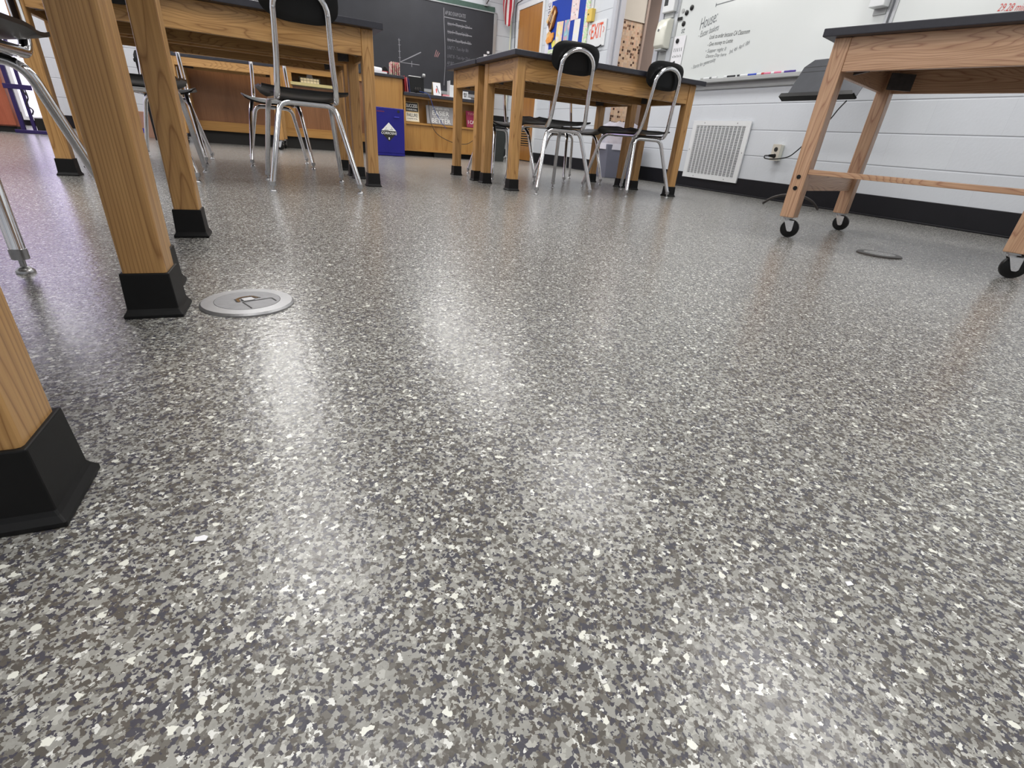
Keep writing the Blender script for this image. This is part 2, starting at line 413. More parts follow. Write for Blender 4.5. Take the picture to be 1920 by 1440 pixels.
# ------------------------------------------------------------------ room
XR, YB, H = 3.995, 8.55, 2.9
XL, YF = -4.2, -3.2
DY0, DY1, DH = 4.92, 5.74, 2.13          # doorway in the right wall
struct('floor', MB().box(XL - .2, 7.2, YF - .2, YB + .2, -.1, 0), M['floor'])
struct('ceiling', MB().box(XL - .2, 7.2, YF - .2, YB + .2, H, H + .1), M['ceil'])
w = MB()
w.box(XR, XR + .1, YF, DY0, 0, H); w.box(XR, XR + .1, DY1, YB + .2, 0, H); w.box(XR, XR + .1, DY0, DY1, DH, H)
struct('wall_right', w, M['wall_r'])
struct('wall_back', MB().box(XL - .2, XR, YB, YB + .2, 0, H), M['wall_b'])
struct('wall_left', MB().box(XL - .2, XL, YF, YB, 0, H), M['wall_r'])
struct('wall_front', MB().box(XL - .2, XR + .2, YF - .2, YF, 0, H), M['wall_b'])
# vestibule beyond the doorway
struct('wall_vestibule', MB().box(XR + .114, 4.44, DY1 + .02, DY1 + .14, 0, H), M['mosaic'])
struct('wall_corridor', MB().box(6.4, 6.6, YF, YB, 0, H), M['brownwall'])
struct('trim_1', MB().box(4.43, 4.46, DY1 + .0, DY1 + .16, 0, H), M['brownwall'])
bb = MB()
for y0, y1 in ((YF, DY0 - .06), (DY1 + .06, 7.49), (8.37, YB)):
    bb.box(XR - .008, XR, y0, y1, 0, .142)
    bb.box(XR - .02, XR, y0, y1, 0, .012)
struct('baseboard_right', bb, M['cove'], bevel=.004)
bb = MB(); bb.box(XL, XR, YB - .008, YB, 0, .142)
struct('baseboard_back', bb, M['cove'])
bb = MB(); bb.box(6.392, 6.4, YF, YB, 0, .142)
struct('baseboard_corridor', bb, M['cove'])
# doorway frame
fr = MB()
for y0, y1 in ((DY0 - .055, DY0 + .012), (DY1 - .012, DY1 + .055)):
    fr.box(XR - .022, XR + .112, y0, y1, 0, DH + .055)
fr.box(XR - .022, XR + .112, DY0 + .012, DY1 - .012, DH - .012, DH + .055)
struct('trim_2', fr, M['frame'], bevel=.004)
st = MB().box(XR + .03, XR + .07, DY1 - .028, DY1 - .0125, 0, DH - .013)
struct('trim_3', st, M['frame'])

# closet door in the right wall
d = MB().box(XR - .012, XR + .03, 7.555, 8.305, .012, 2.075)
door = struct('door_1', d, M['doorwood'])
lv = MB(); 
for i in range(8):
    z = .235 + i * .034
    lv.box(XR - .020, XR - .013, 7.665, 7.985, z, z + .014)
obj('louvre', lv, plain('door_louvre', srgb(196, 140, 70), .5), door)
obj('louvre_backing', MB().box(XR - .0135, XR - .0122, 7.66, 7.99, .225, .505), M['signblack'], door)
hg = MB()
for z in (.3, 1.2, 1.85):
    hg.box(XR - .018, XR - .010, 8.300, 8.318, z, z + .1)
obj('hinge', hg, M['steel2'], door)
fr = MB()
for y0, y1 in ((7.49, 7.55), (8.31, 8.37)):
    fr.box(XR - .02, XR + .05, y0, y1, 0, 2.14)
fr.box(XR - .02, XR + .05, 7.55, 8.31, 2.08, 2.14)
struct('trim_4', fr, M['white'], bevel=.004)
struct('door_gap_shade', MB().box(XR - .004, XR, 7.55, 8.31, 0, .012), M['signblack'])  # black strip painting in the shade of the gap under the door
# daylight window in the back wall, far left
wn = struct('window_1', MB().box(-2.42, -2.22, YB - .03, YB, .1, 2.2), M['glow'])
obj('window_frame', MB().box(-2.45, -2.42, YB - .05, YB, .06, 2.24).box(-2.22, -2.19, YB - .05, YB, .06, 2.24).box(-2.42, -2.22, YB - .05, YB, .06, .1).box(-2.42, -2.22, YB - .05, YB, 2.2, 2.24), M['white'], wn)

# ------------------------------------------------------------------ lab tables
def make_table(L, W, name='lab_table', iy=.073):
    t = thing(name, '', 'table')
    i = .073; lx, ly = L / 2 - i, W / 2 - iy; h = .029
    obj('tabletop', MB().box(-L / 2, L / 2, -W / 2, W / 2, .733, .762), M['epoxy'], t, .003)
    for s in (-1, 1):
        obj('apron', MB().box(-lx + h, lx - h, s * (ly + h - .005) - .011, s * (ly + h - .005) + .0, .617, .733) if s > 0 else
            MB().box(-lx + h, lx - h, s * (ly + h - .005), s * (ly + h - .005) + .011 + .009, .617, .733), M['oak_x'], t, .002)
    for s in (-1, 1):
        x = s * (lx + h - .005)
        obj('apron', MB().box(min(x, x - s * .02), max(x, x - s * .02), -ly + h, ly - h, .617, .733), M['oak_y'], t, .002)
    for sx in (-1, 1):
        for sy in (-1, 1):
            x, y = sx * lx, sy * ly
            lg = obj('leg', MB().box(x - h, x + h, y - h, y + h, .012, .733), M['oak_z'], t, .004)
            b = MB(); e = .0335
            sq = lambda q, z: [(x - q, y - q, z), (x + q, y - q, z), (x + q, y + q, z), (x - q, y + q, z)]
            b.loft([sq(.040, 0), sq(.040, .005), sq(.0365, .010), sq(.0345, .014), sq(.0325, .070), sq(.0300, .070)])
            obj('leg_boot', b, M['rubber'], lg, .0015)
            cx, cy = x - sx * (h + .022), y - sy * (h + .022)
            br = MB(); a, bq = .03, .004
            br.prism([(x - sx * (h + .002), y - sy * (h + .05)), (x - sx * (h + .05), y - sy * (h + .002)), (x - sx * (h + .056), y - sy * (h + .008)), (x - sx * (h + .008), y - sy * (h + .056))], .622, .69)
            obj('corner_bracket', br, M['darksteel'], t)
    return t
ta = make_table(1.499, .592)
GT = 'oak lab tables with black tops'
tables = [
    ((2.165, 3.274), 0, 'oak lab table nearest the wall vent, with two black chair backs before it'),
    ((2.165, 3.893), 0, 'oak lab table set back to back behind the right-hand table, end seen beside teacher desk'),
    ((-.09, 3.226), 0, 'oak lab table at upper left with a chrome chair back in front of its apron'),
    ((-.09, 3.845), 0, 'oak lab table mostly hidden directly behind the upper left table'),
]
for k, ((x, y), r, lb) in enumerate(tables):
    place(ta, k > 0, (x, y, 0), r, lb, GT)
tc_ = make_table(1.499, .593, iy=.049)
place(tc_, False, (-.868, .7305, 0), R_(-3.7), 'nearest oak lab table, its thick black-booted legs at the left edge', GT)
place(tc_, True, (-.864, 1.356, 0), R_(-2), 'oak lab table behind the nearest one, only two slanting legs and boots showing', GT)

# ------------------------------------------------------------------ chairs
def make_chair():
    c = thing('school_chair', '', 'chair')
    # moulded seat shell
    nx, ny = 16, 16; top = []
    def prof(u, v):      # u across -1..1, v 0 (rear) .. 1 (front)
        w = .203 * (1 - .10 * (1 - v) - .12 * max(0, v - .85) / .15 * abs(u) ** 2)
        x = u * w
        y = -.205 + .41 * v
        y += -.018 * (abs(u) ** 4) * (1 if v > .8 else 0) + .02 * (abs(u) ** 4) * (1 if v < .2 else 0)
        z = .412 + .028 * abs(u) ** 3 * (.3 + .7 * min(1, v / .35)) - .003 * math.sin(PI * v)
        if v > .78: z -= .022 * ((v - .78) / .22) ** 2
        if v < .2: z += .014 * ((.2 - v) / .2) ** 2
        return x, y, z
    vs = []; fs = []
    for dz in (0, -.009):
        for j in range(ny + 1):
            for i in range(nx + 1):
                x, y, z = prof(-1 + 2 * i / nx, j / ny); vs.append((x, y, z + dz))
    n = (nx + 1) * (ny + 1)
    for j in range(ny):
        for i in range(nx):
            a = j * (nx + 1) + i; q = (a, a + 1, a + nx + 2, a + nx + 1)
            fs.append(q); fs.append(tuple(p + n for p in q[::-1]))
    edge = [i for i in range(nx + 1)] + [(j * (nx + 1) + nx) for j in range(1, ny + 1)] + [ny * (nx + 1) + i for i in range(nx - 1, -1, -1)] + [j * (nx + 1) for j in range(ny - 1, 0, -1)]
    for k in range(len(edge)):
        a, b = edge[k], edge[(k + 1) % len(edge)]; fs.append((a, a + n, b + n, b))
    obj('seat', MB().add(vs, fs), M['shell'], c, smooth=True)
    # back shell: rounded super-ellipse, dished
    rings = []
    N = 40; hw, hh = .157, .080
    vs = []; fs = []
    def bp(a, k, d):
        ca, sa = math.cos(a), math.sin(a)
        x = k * hw * math.copysign(abs(ca) ** .55, ca); z = k * hh * math.copysign(abs(sa) ** .62, sa)
        if sa < 0: x *= 1 - .17 * (-sa) ** 1.5
        y = -.243 - (z) * .16 + .45 * (x * x) + d
        return (x, y, .745 + z)
    ks = [.0, .35, .7, .93, 1.0]
    for d in (0, .011):
        for k in ks[1:]:
            for i in range(N):
                dd = d if k < .99 else .0055
                vs.append(bp(2 * PI * i / N, k, dd))
    nk = len(ks) - 1
    for s in range(2):
        o0 = s * nk * N
        fs.append(tuple(o0 + i for i in range(N)))
        for k in range(nk - 1):
            for i in range(N):
                fs.append((o0 + k * N + i, o0 + k * N + (i + 1) % N, o0 + (k + 1) * N + (i + 1) % N, o0 + (k + 1) * N + i))
    for i in range(N):
        a = (nk - 1) * N + i; b = (nk - 1) * N + (i + 1) % N
        fs.append((a, b, b + nk * N, a + nk * N))
    obj('backrest', MB().add(vs, fs), M['shell'], c, smooth=True)
    # chrome frame: back loop + side rails + front legs in one tube; rear legs a second loop
    r = .0125
    half = []
    loop = []
    for s in (-1, 1):
        p = [(s * .105, -.258, .70), (s * .112, -.236, .55), (s * .122, -.218, .43), (s * .126, -.19, .388), (s * .140, .12, .391), (s * .152, .172, .35), (s * .192, .262, .035)]
        half.append(fillet(p, .05, 6))
    top = [(.105 * math.cos(a), -.258 - .016 * math.sin(a), .70 + .085 * math.sin(a)) for a in [PI * k / 14 for k in range(15)]]
    # right side reversed (foot -> top) + arc + left side
    path = [tuple(p) for p in half[1][::-1]] + top[1:-1] + [tuple(p) for p in half[0]]
    obj('frame', MB().tube(path, r, 12), M['chrome'], c, smooth=True)
    rl = fillet([(-.195, -.268, .035), (-.118, -.175, .372), (.118, -.175, .372), (.195, -.268, .035)], .045, 7)
    obj('rear_leg_loop', MB().tube(rl, r, 12), M['chrome'], c, smooth=True)
    for x, y in ((-.192, .262), (.192, .262), (-.195, -.268), (.195, -.268)):
        g = MB().lathe([(.0135, .045), (.0135, .026), (.005, .024), (.005, .012), (.010, .009), (.0145, .004), (.0145, 0)], 14, Matrix.Translation((x, y, 0)))
        obj('glide', g, M['steel'], c, smooth=True)
    for s in (-1, 1):
        rv = MB().lathe([(.006, 0), (.005, .003), (.0, .0035)], 10, Matrix.Translation((s * .105, -.2695, .70)) @ Matrix.Rotation(PI / 2, 4, 'X'))
        obj('rivet', rv, M['steel'], c)
    return c
ch = make_chair()
GC = 'black shell chairs with chrome legs'
chairs = [
    ((.246, 2.875), 1, 'black and chrome chair tucked at the upper left table, backrest cut by top of photo'),
    ((1.775, 3.105), -3, 'left-hand of the two black chairs with full backrests showing at the right-hand table'),
    ((2.500, 3.175), 2, 'right-hand of the two black chairs with full backrests, nearest the wall vent'),
    ((1.885, 4.10), 180, 'black chair beyond the right-hand tables, seat seen behind the front table leg'),
    ((2.56, 4.10), 180, 'black chair on the far side of the right-hand tables, nearest the waste bin'),
    ((.17, 4.22), 180, 'black chair beyond the upper left tables, seen between the near chair legs'),
    ((-.48, 4.20), 180, 'black chair at far side of upper left tables, behind the slanting oak leg'),
    ((-.455, 3.14), 0, 'black chair at the upper left table, mostly hidden by the slanting oak legs'),
    ((-.585, 1.50), 173.4, 'nearest black chair at the left edge, only seat corner and chrome leg showing'),
]
for k, ((x, y), r, lb) in enumerate(chairs):
    place(ch, k > 0, (x, y, 0), R_(r), lb, GC)

# ------------------------------------------------------------------ casters and carts
def caster(parent, x, y, zb, axle, r=.038):
    """wheel whose axle points along the horizontal angle `axle` (local)"""
    k = obj('caster', MB().lathe([(.02, zb), (.02, zb - .006), (.012, zb - .008), (.012, zb - .016)], 16, Matrix.Translation((x, y, 0))), M['steel'], parent, smooth=True)
    ax = Vector((math.cos(axle), math.sin(axle), 0)); tr = Vector((-ax.y, ax.x, 0))
    c = Vector((x, y, r)) + tr * .018
    m = frame(c, tr, (0, 0, 1))
    w = MB().lathe([(.006, -.011), (r * .55, -.012), (r * .62, -.010), (r * .95, -.010), (r, -.006), (r, .006), (r * .95, .010), (r * .62, .010), (r * .55, .012), (.006, .011)], 28, m)
    obj('wheel', w, M['black'], k, smooth=True)
    f = MB()
    top = zb - .014
    for s in (-1, 1):
        pl = [(-.030 - 0, top - r), (.010, top - r), (.011, -.006), (.006, -.012), (-.006, -.012), (-.011, -.006)]
        f.prism(pl, s * .0155 - .001, s * .0155 + .001, m)
    f.box(-.030, .010, top - r - .001, top - r + .002, -.0165, .0165) if False else f.prism([(-.030, top - r - .0015), (.010, top - r - .0015), (.010, top - r + .0015), (-.030, top - r + .0015)], -.0165, .0165, m)
    f.lathe([(.005, -.019), (.005, .019)], 10, m)
    obj('fork', f, M['chrome'], k)

def make_cart(label, loc, rot, L, W, lx, ly, H_, za, zb, wood, axles, stretch, name='rolling_table'):
    t = thing(name, label, 'table', loc, rot)
    h = .029
    obj('tabletop', MB().box(-L / 2, L / 2, -W / 2, W / 2, H_ - .027, H_), M['epoxy'], t, .003)
    z1 = H_ - .027
    for s in (-1, 1):
        y = s * (ly + h - .003)
        obj('apron', MB().box(-lx + h, lx - h, min(y, y - s * .02), max(y, y - s * .02), za, z1), M[wood + '_x'], t, .002)
        x = s * (lx + h - .003)
        obj('apron', MB().box(min(x, x - s * .02), max(x, x - s * .02), -ly + h, ly - h, za, z1), M[wood + '_y'], t, .002)
    k = 0
    for sx in (-1, 1):
        for sy in (-1, 1):
            x, y = sx * lx, sy * ly
            lg = obj('leg', MB().box(x - h, x + h, y - h, y + h, zb, z1), M[wood + '_z'], t, .003)
            if stretch:
                for z in (.205, .25):
                    pg = MB().lathe([(.0085, 0), (.0085, .003), (.0, .0035)], 14, Matrix.Translation((x, y + sy * h, z)) @ Matrix.Rotation(-sy * PI / 2, 4, 'X'))
                    obj('bolt_plug', pg, M['black'], lg)
            br = MB()
            br.prism([(x - sx * (h + .001), y - sy * (h + .075)), (x - sx * (h + .075), y - sy * (h + .001)), (x - sx * (h + .081), y - sy * (h + .006)), (x - sx * (h + .006), y - sy * (h + .081))], za + .004, za + .07)
            obj('corner_bracket', br, M['darksteel'], t)
            caster(t, x, y, zb, axles[k], min(.038, zb * .45)); k += 1
    if stretch:
        for s in (-1, 1):
            x = s * lx
            obj('end_rail', MB().box(x - .011, x + .011, -ly + h, ly - h, .195, .262), M[wood + '_y'], t, .002)
        obj('front_rail', MB().box(-lx + h, lx - h, -ly - .024, -ly + .02, .262, .282), M[wood + '_x'], t, .002)
    return t
CX, CY, CT, CLS, CWS = 2.113, 1.482, .253, .759, .667
e = Vector((math.sin(CT), -math.cos(CT))); dd = Vector((math.cos(CT), math.sin(CT)))
cc = Vector((CX, CY)) + e * CLS / 2 + dd * CWS / 2
ang = CT - PI / 2
face = math.atan2(-.55, -.83) - ang
make_cart('reddish oak rolling table with black top and black casters at the right edge', (cc.x, cc.y, 0), ang, CLS + .13, CWS + .13, CLS / 2, CWS / 2,
          .769, .631, .085, 'cart', [face, face - .3, face + .1, face], True)
make_cart('oak rolling table far behind the upper left tables, in front of the bench', (-.14, 6.68, 0), R_(-8), .98, .46, .455, .20, .80, .70, .10, 'oak', [0, .4, 1.2, .3], False)

# ------------------------------------------------------------------ bench and teacher desk along the back
YD = 7.0
t = thing('demonstration_bench', 'long honey oak bench with black top and brown recessed panels in front of the chalkboard', 'bench', (0.6, 7.35, 0))
def loc(mb, root):
    m = Matrix.Translation(-Vector(root.location)); mb.v = [tuple(m @ Vector(p)) for p in mb.v]; return mb
def part(name, mb, mat, root, bevel=0, smooth=False, parent=None):
    return obj(name, loc(mb, root), mat, parent or root, bevel, smooth)
X0, X1 = -.62, 1.79
part('worktop', MB().box(X0 - .03, X1 + .02, YD - .03, 7.75, .868, .898), M['epoxy'], t, .003)
part('toe_kick', MB().box(X0 + .02, 1.38, YD + .05, YD + .09, 0, .13), M['signblack'], t)
part('rail', MB().box(X0, 1.38, YD, YD + .03, .79, .868), M['honey_x'], t)
part('rail', MB().box(X0, 1.38, YD, YD + .03, .13, .225), M['honey_x'], t)
for a, b in ((X0, -.53), (.34, .50), (1.03, 1.12)):
    part('stile', MB().box(a, b, YD + .001, YD + .031, .225, .79), M['honey_z'], t)
part('recessed_panel', MB().box(-.53, .34, YD + .03, YD + .045, .225, .79), M['panel'], t)
part('recessed_panel', MB().box(.50, 1.03, YD + .03, YD + .045, .225, .66), M['panel'], t)
part('recessed_panel', MB().box(1.12, 1.38, YD + .03, YD + .045, .225, .79), M['panel'], t)
part('niche_back', MB().box(.48, 1.05, YD + .30, YD + .315, .66, .868), M['honey_z'], t)
part('shelf', MB().box(.48, 1.05, YD - .02, YD + .30, .672, .702), M['tray_wood'], t)
part('side_panel', MB().box(X0, X0 + .02, YD + .03, 7.74, .13, .868), M['honey_z'], t)
part('front_panel', MB().box(1.38, X1, YD, YD + .03, .0, .868), M['honey_z'], t)
part('side_panel', MB().box(X1 - .02, X1, YD + .03, 7.74, .0, .868), M['honey_z'], t)

t = thing('teacher_desk', 'lower honey oak desk with black top and an open shelf holding signs', 'desk', (2.35, 7.35, 0))
XA, XB = 1.80, 2.90
part('desktop', MB().box(XA, XB + .02, YD - .03, 7.7, .698, .734), M['epoxy'], t, .003)
part('end_panel', MB().box(XA, XA + .025, YD, 7.69, .06, .698), M['honey_z'], t)
part('end_panel', MB().box(XB - .025, XB, YD, 7.69, .06, .698), M['honey_z'], t)
part('back_panel', MB().box(XA + .025, XB - .025, YD + .20, YD + .215, .385, .698), M['honey_z'], t)
part('top_rail', MB().box(XA + .025, XB - .025, YD + .01, YD + .03, .675, .698), M['honey_x'], t)
part('shelf', MB().box(XA + .025, XB - .025, YD - .005, YD + .20, .378, .400), M['honey_x'], t)
part('lower_panel', MB().box(XA + .025, XB - .025, YD + .02, YD + .035, .085, .378), M['honey_z'], t)
part('bottom_rail', MB().box(XA + .025, XB - .025, YD + .0, YD + .05, .062, .085), M['honey_x'], t)
part('toe_kick', MB().box(XA + .01, XB - .01, YD + .12, YD + .15, 0, .062), M['signblack'], t)
part('foot', MB().box(2.22, 2.60, YD + .04, YD + .10, 0, .06), M['signblack'], t)

# signs standing on the shelf
def sign(name, label, x0, x1, z0, h, mats, lines, cat='sign', lean=.06, y=YD + .05, th=.016):
    s = thing(name, label, cat, ((x0 + x1) / 2, y, z0)); w = x1 - x0
    m = frame((0, 0, 0), (1, 0, 0), (0, lean, h))
    obj('panel', MB().box(-w / 2, w / 2, 0, h, -th, 0, m), mats[0], s)
    for k in lines:
        k(s, m, w, h)
    return s
def patch(name, x0, x1, y0, y1, mat, lift=.0008):
    return lambda s, m, w, h: obj(name, MB().box(x0 * w, x1 * w, y0 * h, y1 * h, 0, lift, m), mat, s)
def wr(body, size, x, y, mat, bold=.0, sx=1, align='CENTER', space=1.0):
    return lambda s, m, w, h: text(body, size, mat, m @ Matrix.Translation((x * w, y * h, 0)), s, bold=bold, sx=sx, align=align, space=space, lift=.0018)
sign('motto_sign', 'narrow black and cream motto sign reading success is never final, on the desk shelf', 1.835, 2.02, .406, .235, [M['signbrown']], [
    patch('panel_field', -.46, .46, .52, .97, M['signblack']), patch('panel_field', -.46, .46, .04, .47, M['signwhite']),
    wr('SUCCESS', .055, 0, .80, M['white2'], .012, .68), wr('IS NEVER FINAL', .028, 0, .61, M['white2'], .008, .72),
    wr('FAILURE', .058, 0, .33, M['signblack'], .012, .68), wr('IS NEVER FATAL', .026, 0, .15, M['signblack'], .008, .74)])
sign('motto_sign', 'wide grey sign with white capitals reading easier and better, on the desk shelf', 2.125, 2.50, .406, .22, [M['signgrey']], [
    wr('IT NEVER GETS', .036, .04, .86, M['white2'], .006, .95), wr('EASIER', .080, .02, .60, M['white2'], .010, 1.0),
    wr('YOU JUST GET', .034, .02, .385, M['white2'], .006, .95), wr('BETTER', .080, .02, .17, M['white2'], .010, .98)])
sign('motto_sign', 'maroon sign with white I can lettering behind the table legs, on the desk shelf', 2.69, 2.86, .406, .205, [M['signred']], [
    wr('TODAY', .040, -.0, .82, M['pink'], .006, .9), wr('I CAN', .062, 0, .30, M['white2'], .010, .80)])

# things on the tall bench
zt = .8985
tag(obj('paper_stack', MB().prism([(1.42, 7.02), (1.60, 7.0), (1.62, 7.22), (1.44, 7.24)], zt, zt + .022), M['paper']), 'loose white papers lying on the tall bench top beside the stapler', 'paper')
rl = tag(obj('rolled_paper', MB().tube([(1.40, 7.05, zt + .049), (1.48, 7.07, zt + .046), (1.55, 7.09, zt + .044)], .022, 14), M['paper']), 'white rolled paper lying on top of the papers on the tall bench', 'paper')
s = thing('stapler', 'small black stapler with a red side standing on the tall bench', 'stapler', (1.60, 7.12, zt))
obj('base', MB().box(-.035, .04, -.02, .02, .0235, .037), M['red'], s, .003)
obj('arm', MB().prism([(-.033, .037), (.040, .037), (.040, .052), (.01, .085), (-.015, .088), (-.033, .06)], -.016, .016, frame((0, 0, 0), (1, 0, 0), (0, 0, 1))), M['black'], s, .003)
mg = thing('magazine', '', 'magazine', (0, 0, zt))
obj('cover', MB().box(-.004, .004, -.02, .16, 0, .14), M['mags'], mg)
for k in range(5):
    place(mg, k > 0, (1.665 + k * .024, 7.03 + .004 * k, zt), R_(-4 + 3 * k), 'thin colourful magazine in the upright row at the right end of the tall bench', 'magazines at the end of the tall bench')
# things on the low desk
zd = .7345
for k, (dx, mt, lb) in enumerate(((0, 'red', 'red folder leaning against the side of the tall bench'), (.028, 'pink', 'pink folder leaning between the red and navy folders'), (.052, 'navy', 'navy folder leaning at the right of the coloured folders'))):
    m = Matrix.Translation((1.835 + dx, 7.02, zd)) @ Matrix.Rotation(R_(-6), 4, 'Y')
    tag(obj('folder', MB().box(0, .006, 0, .2, .001, .175 - k * .012, m), M[mt]), lb, 'folder')
mo = thing('computer_monitor', 'black computer monitor seen from behind on the low desk', 'monitor', (2.0, 7.10, zd), R_(4))
m = Matrix.Translation((0, 0, .002)) @ Matrix.Rotation(R_(-5), 4, 'X')
obj('back_case', MB().box(-.10, .10, -.012, .02, .012, .182, m), M['black'], mo, .004)
obj('top_edge', MB().box(-.098, .06, -.010, .018, .183, .190, m), M['white2'], mo)
obj('stand', MB().box(-.015, .015, .025, .045, .004, .09).box(-.06, .06, -.03, .09, 0, .006), M['black'], mo)
cb = MB()
for k in range(4):
    cb.tube(bezier([(-.02 + k * .02, -.014, .07), (-.03 + k * .024, -.03, .04), (-.02 + k * .02, -.02, .01)], 5), .003, 6)
obj('cable', cb, M['darksteel'], mo)
wc = thing('webcam', 'small grey webcam clipped on top of the black monitor', 'camera', (2.085, 7.105, zd + .190), R_(4))
obj('body', MB().lathe([(.006, -.02), (.017, -.016), (.020, 0), (.017, .016), (.006, .02)], 18, Matrix.Translation((0, -.03, .018)) @ Matrix.Rotation(PI / 2, 4, 'Y')), M['trayg'], wc, smooth=True)
obj('clip', MB().box(-.008, .008, -.028, .012, -.0, .010), M['black'], wc)
ca = thing('desk_calendar', 'white tent calendar with a red and black drawing on the low desk', 'calendar', (2.255, 7.02, zd))
obj('page', MB().prism([(-.052, 0), (.052, 0), (.052, .155), (-.052, .155)], -.002, 0, frame((0, 0, 0), (1, 0, 0), (0, .05, .155))), M['paper'], ca)
obj('backing', MB().prism([(-.054, 0), (.054, 0), (.054, .158), (-.054, .158)], 0, .002, frame((0, .104, 0), (1, 0, 0), (0, -.05, .155))), M['signbrown'], ca)
mm = frame((0, 0, 0), (1, 0, 0), (0, .05, .155))
obj('picture', MB().prism([(-.014, .035), (-.006, .03), (.004, .075), (-.008, .09), (-.018, .07)], 0, .001, mm), M['redink'], ca)
pm = MB(); line3((-.006, .115), (.006, .105), .010, mm, pm); line3((.0, .108), (.022, .045), .009, mm, pm); line3((.022, .05), (.026, .028), .008, mm, pm)
obj('picture', pm, M['ink'], ca)
tag(obj('notepad', MB().box(2.33, 2.42, 7.02, 7.14, zd, zd + .024), M['pink']), 'small pink notepad lying on the low desk right of the calendar', 'notepad')
tag(obj('open_book', MB().prism([(2.38, zd), (2.60, zd), (2.60, zd + .012), (2.56, zd + .022), (2.49, zd + .013), (2.42, zd + .022), (2.38, zd + .010)], -7.16, -7.0, Matrix(((1, 0, 0, 0), (0, 0, -1, 0), (0, 1, 0, 0), (0, 0, 0, 1)))), M['paper']), 'open white book lying flat near the middle of the low desk', 'book') if False else None
tag(obj('paper_sheet', MB().box(2.36, 2.60, YD - .015, 7.0, zd, zd + .004).box(2.44, 2.60, 7.0, 7.14, zd, zd + .006), M['paper']), 'white paper sheets lying along the front edge of the low desk', 'paper')
tag(obj('file_holder', MB().box(2.47, 2.60, 7.16, 7.27, zd, zd + .006).box(2.47, 2.476, 7.16, 7.27, zd + .006, zd + .20).box(2.594, 2.60, 7.16, 7.27, zd + .006, zd + .12).box(2.476, 2.594, 7.262, 7.27, zd + .006, zd + .16), M['white']), 'tall white file holder on the low desk, half hidden by a table leg', 'file holder')
tp = thing('tape_dispenser', 'white open-loop tape dispenser on the low desk between the table legs', 'tape dispenser', (2.67, 7.04, zd))
obj('body', MB().box(-.06, .055, -.02, .02, 0, .022).box(-.06, -.045, -.02, .02, .022, .085).box(-.045, .012, -.02, .02, .068, .085).box(.0, .012, -.02, .02, .022, .068), M['white'], tp, .002)
obj('label_print', MB().box(-.052, -.044, -.0212, -.0202, .04, .07), M['ink'], tp)
# cords hanging down the front of the low desk
tag(obj('network_cable', MB().tube(bezier([(2.02, 7.05, .76), (2.06, 6.99, .750), (2.09, 6.955, .742), (2.13, 6.945, .70), (2.20, 6.95, .55), (2.30, 6.955, .42), (2.36, 6.96, .36)], 8), .0035, 6), M['bluecable']), 'blue cable running off the low desk across the grey sign', 'cable')
tag(obj('power_cord', MB().tube(bezier([(2.12, 6.985, .66), (2.14, 6.97, .45), (2.19, 6.97, .34), (2.27, 6.98, .27), (2.42, 6.97, .21), (2.55, 6.95, .19), (2.66, 6.93, .20), (2.75, 6.90, .26)], 8), .004, 6), M['darksteel']), 'dark cord drooping below the desk shelf from behind the grey sign', 'cord')
# things in the bench niche
tb = thing('wire_basket', 'small wire basket of pale cards on the bench niche shelf', 'basket', (.70, 7.08, .7025))
wb = MB()
for z in (.002, .03, .058):
    q = [(-.11, -.05, z), (.11, -.05, z), (.11, .05, z), (-.11, .05, z), (-.11, -.05, z)]
    for a, b in zip(q, q[1:]): wb.tube([a, b], .0018, 5)
for k in range(7):
    x = -.11 + k * .22 / 6
    for y in (-.05, .05): wb.tube([(x, y, .002), (x, y, .058)], .0015, 5)
obj('wire_frame', wb, M['wire'], tb)
obj('cards', MB().box(-.1, .1, -.044, .044, .003, .05), plain('cream_cards', srgb(244, 226, 186), .7), tb)
ts = MB(); ts.loft([[(-.03, 0, 0), (.045, 0, 0), (.045, .02, 0), (-.03, .02, 0)], [(-.022, .0, .05), (.03, 0, .05), (.03, .02, .05), (-.022, .02, .05)], [(-.04, .005, .11), (.03, .005, .11), (.03, .016, .11), (-.04, .016, .11)]])
o = tag(obj('tissue', MB().merge(ts, Matrix.Translation((.70, 7.10, .756))), M['paper']), 'white tissue poking up from the wire basket in the bench niche', 'tissue')
ts2 = MB(); ts2.loft([[(-.035, 0, 0), (.03, 0, 0), (.03, .02, 0), (-.035, .02, 0)], [(-.010, .0, .03), (.025, 0, .04), (.025, .02, .04), (-.01, .02, .03)], [(.004, .005, .10), (.028, .005, .10), (.028, .016, .10), (.004, .016, .10)]])
tag(obj('tissue', MB().merge(ts2, Matrix.Translation((1.0, 7.05, .7025))), M['paper']), 'white crumpled tissue at the right end of the bench niche shelf', 'tissue')

# blue corrosive cabinet
cbn = thing('corrosives_cabinet', 'blue metal cabinet with a black and white corrosive diamond on the floor', 'cabinet', (1.53, 6.79, 0))
obj('body', MB().box(-.172, .172, -.17, .19, .006, .525), M['blue'], cbn, .004)
dr = obj('door', MB().box(-.168, .168, -.19, -.172, .035, .520), M['blue'], cbn, .003)
obj('handle', MB().box(.045, .105, -.203, -.1905, .425, .437), M['bluelite'], dr, .002)
obj('lock', MB().lathe([(.016, 0), (.016, .003), (.011, .004)], 16, Matrix.Translation((.10, -.1905, .492)) @ Matrix.Rotation(PI / 2, 4, 'X')), M['signblack'], dr)
obj('base_strip', MB().box(-.168, .168, -.192, -.172, .006, .033), M['blue'], cbn)
m = frame((-.022, -.1905, .262), (1, 0, 0), (0, 0, 1)); q = .100
obj('hazard_diamond', MB().prism([(-q, 0.0), (0, -q), (q, 0.0), (0, q)], 0, .0008, m), M['signblack'], dr)
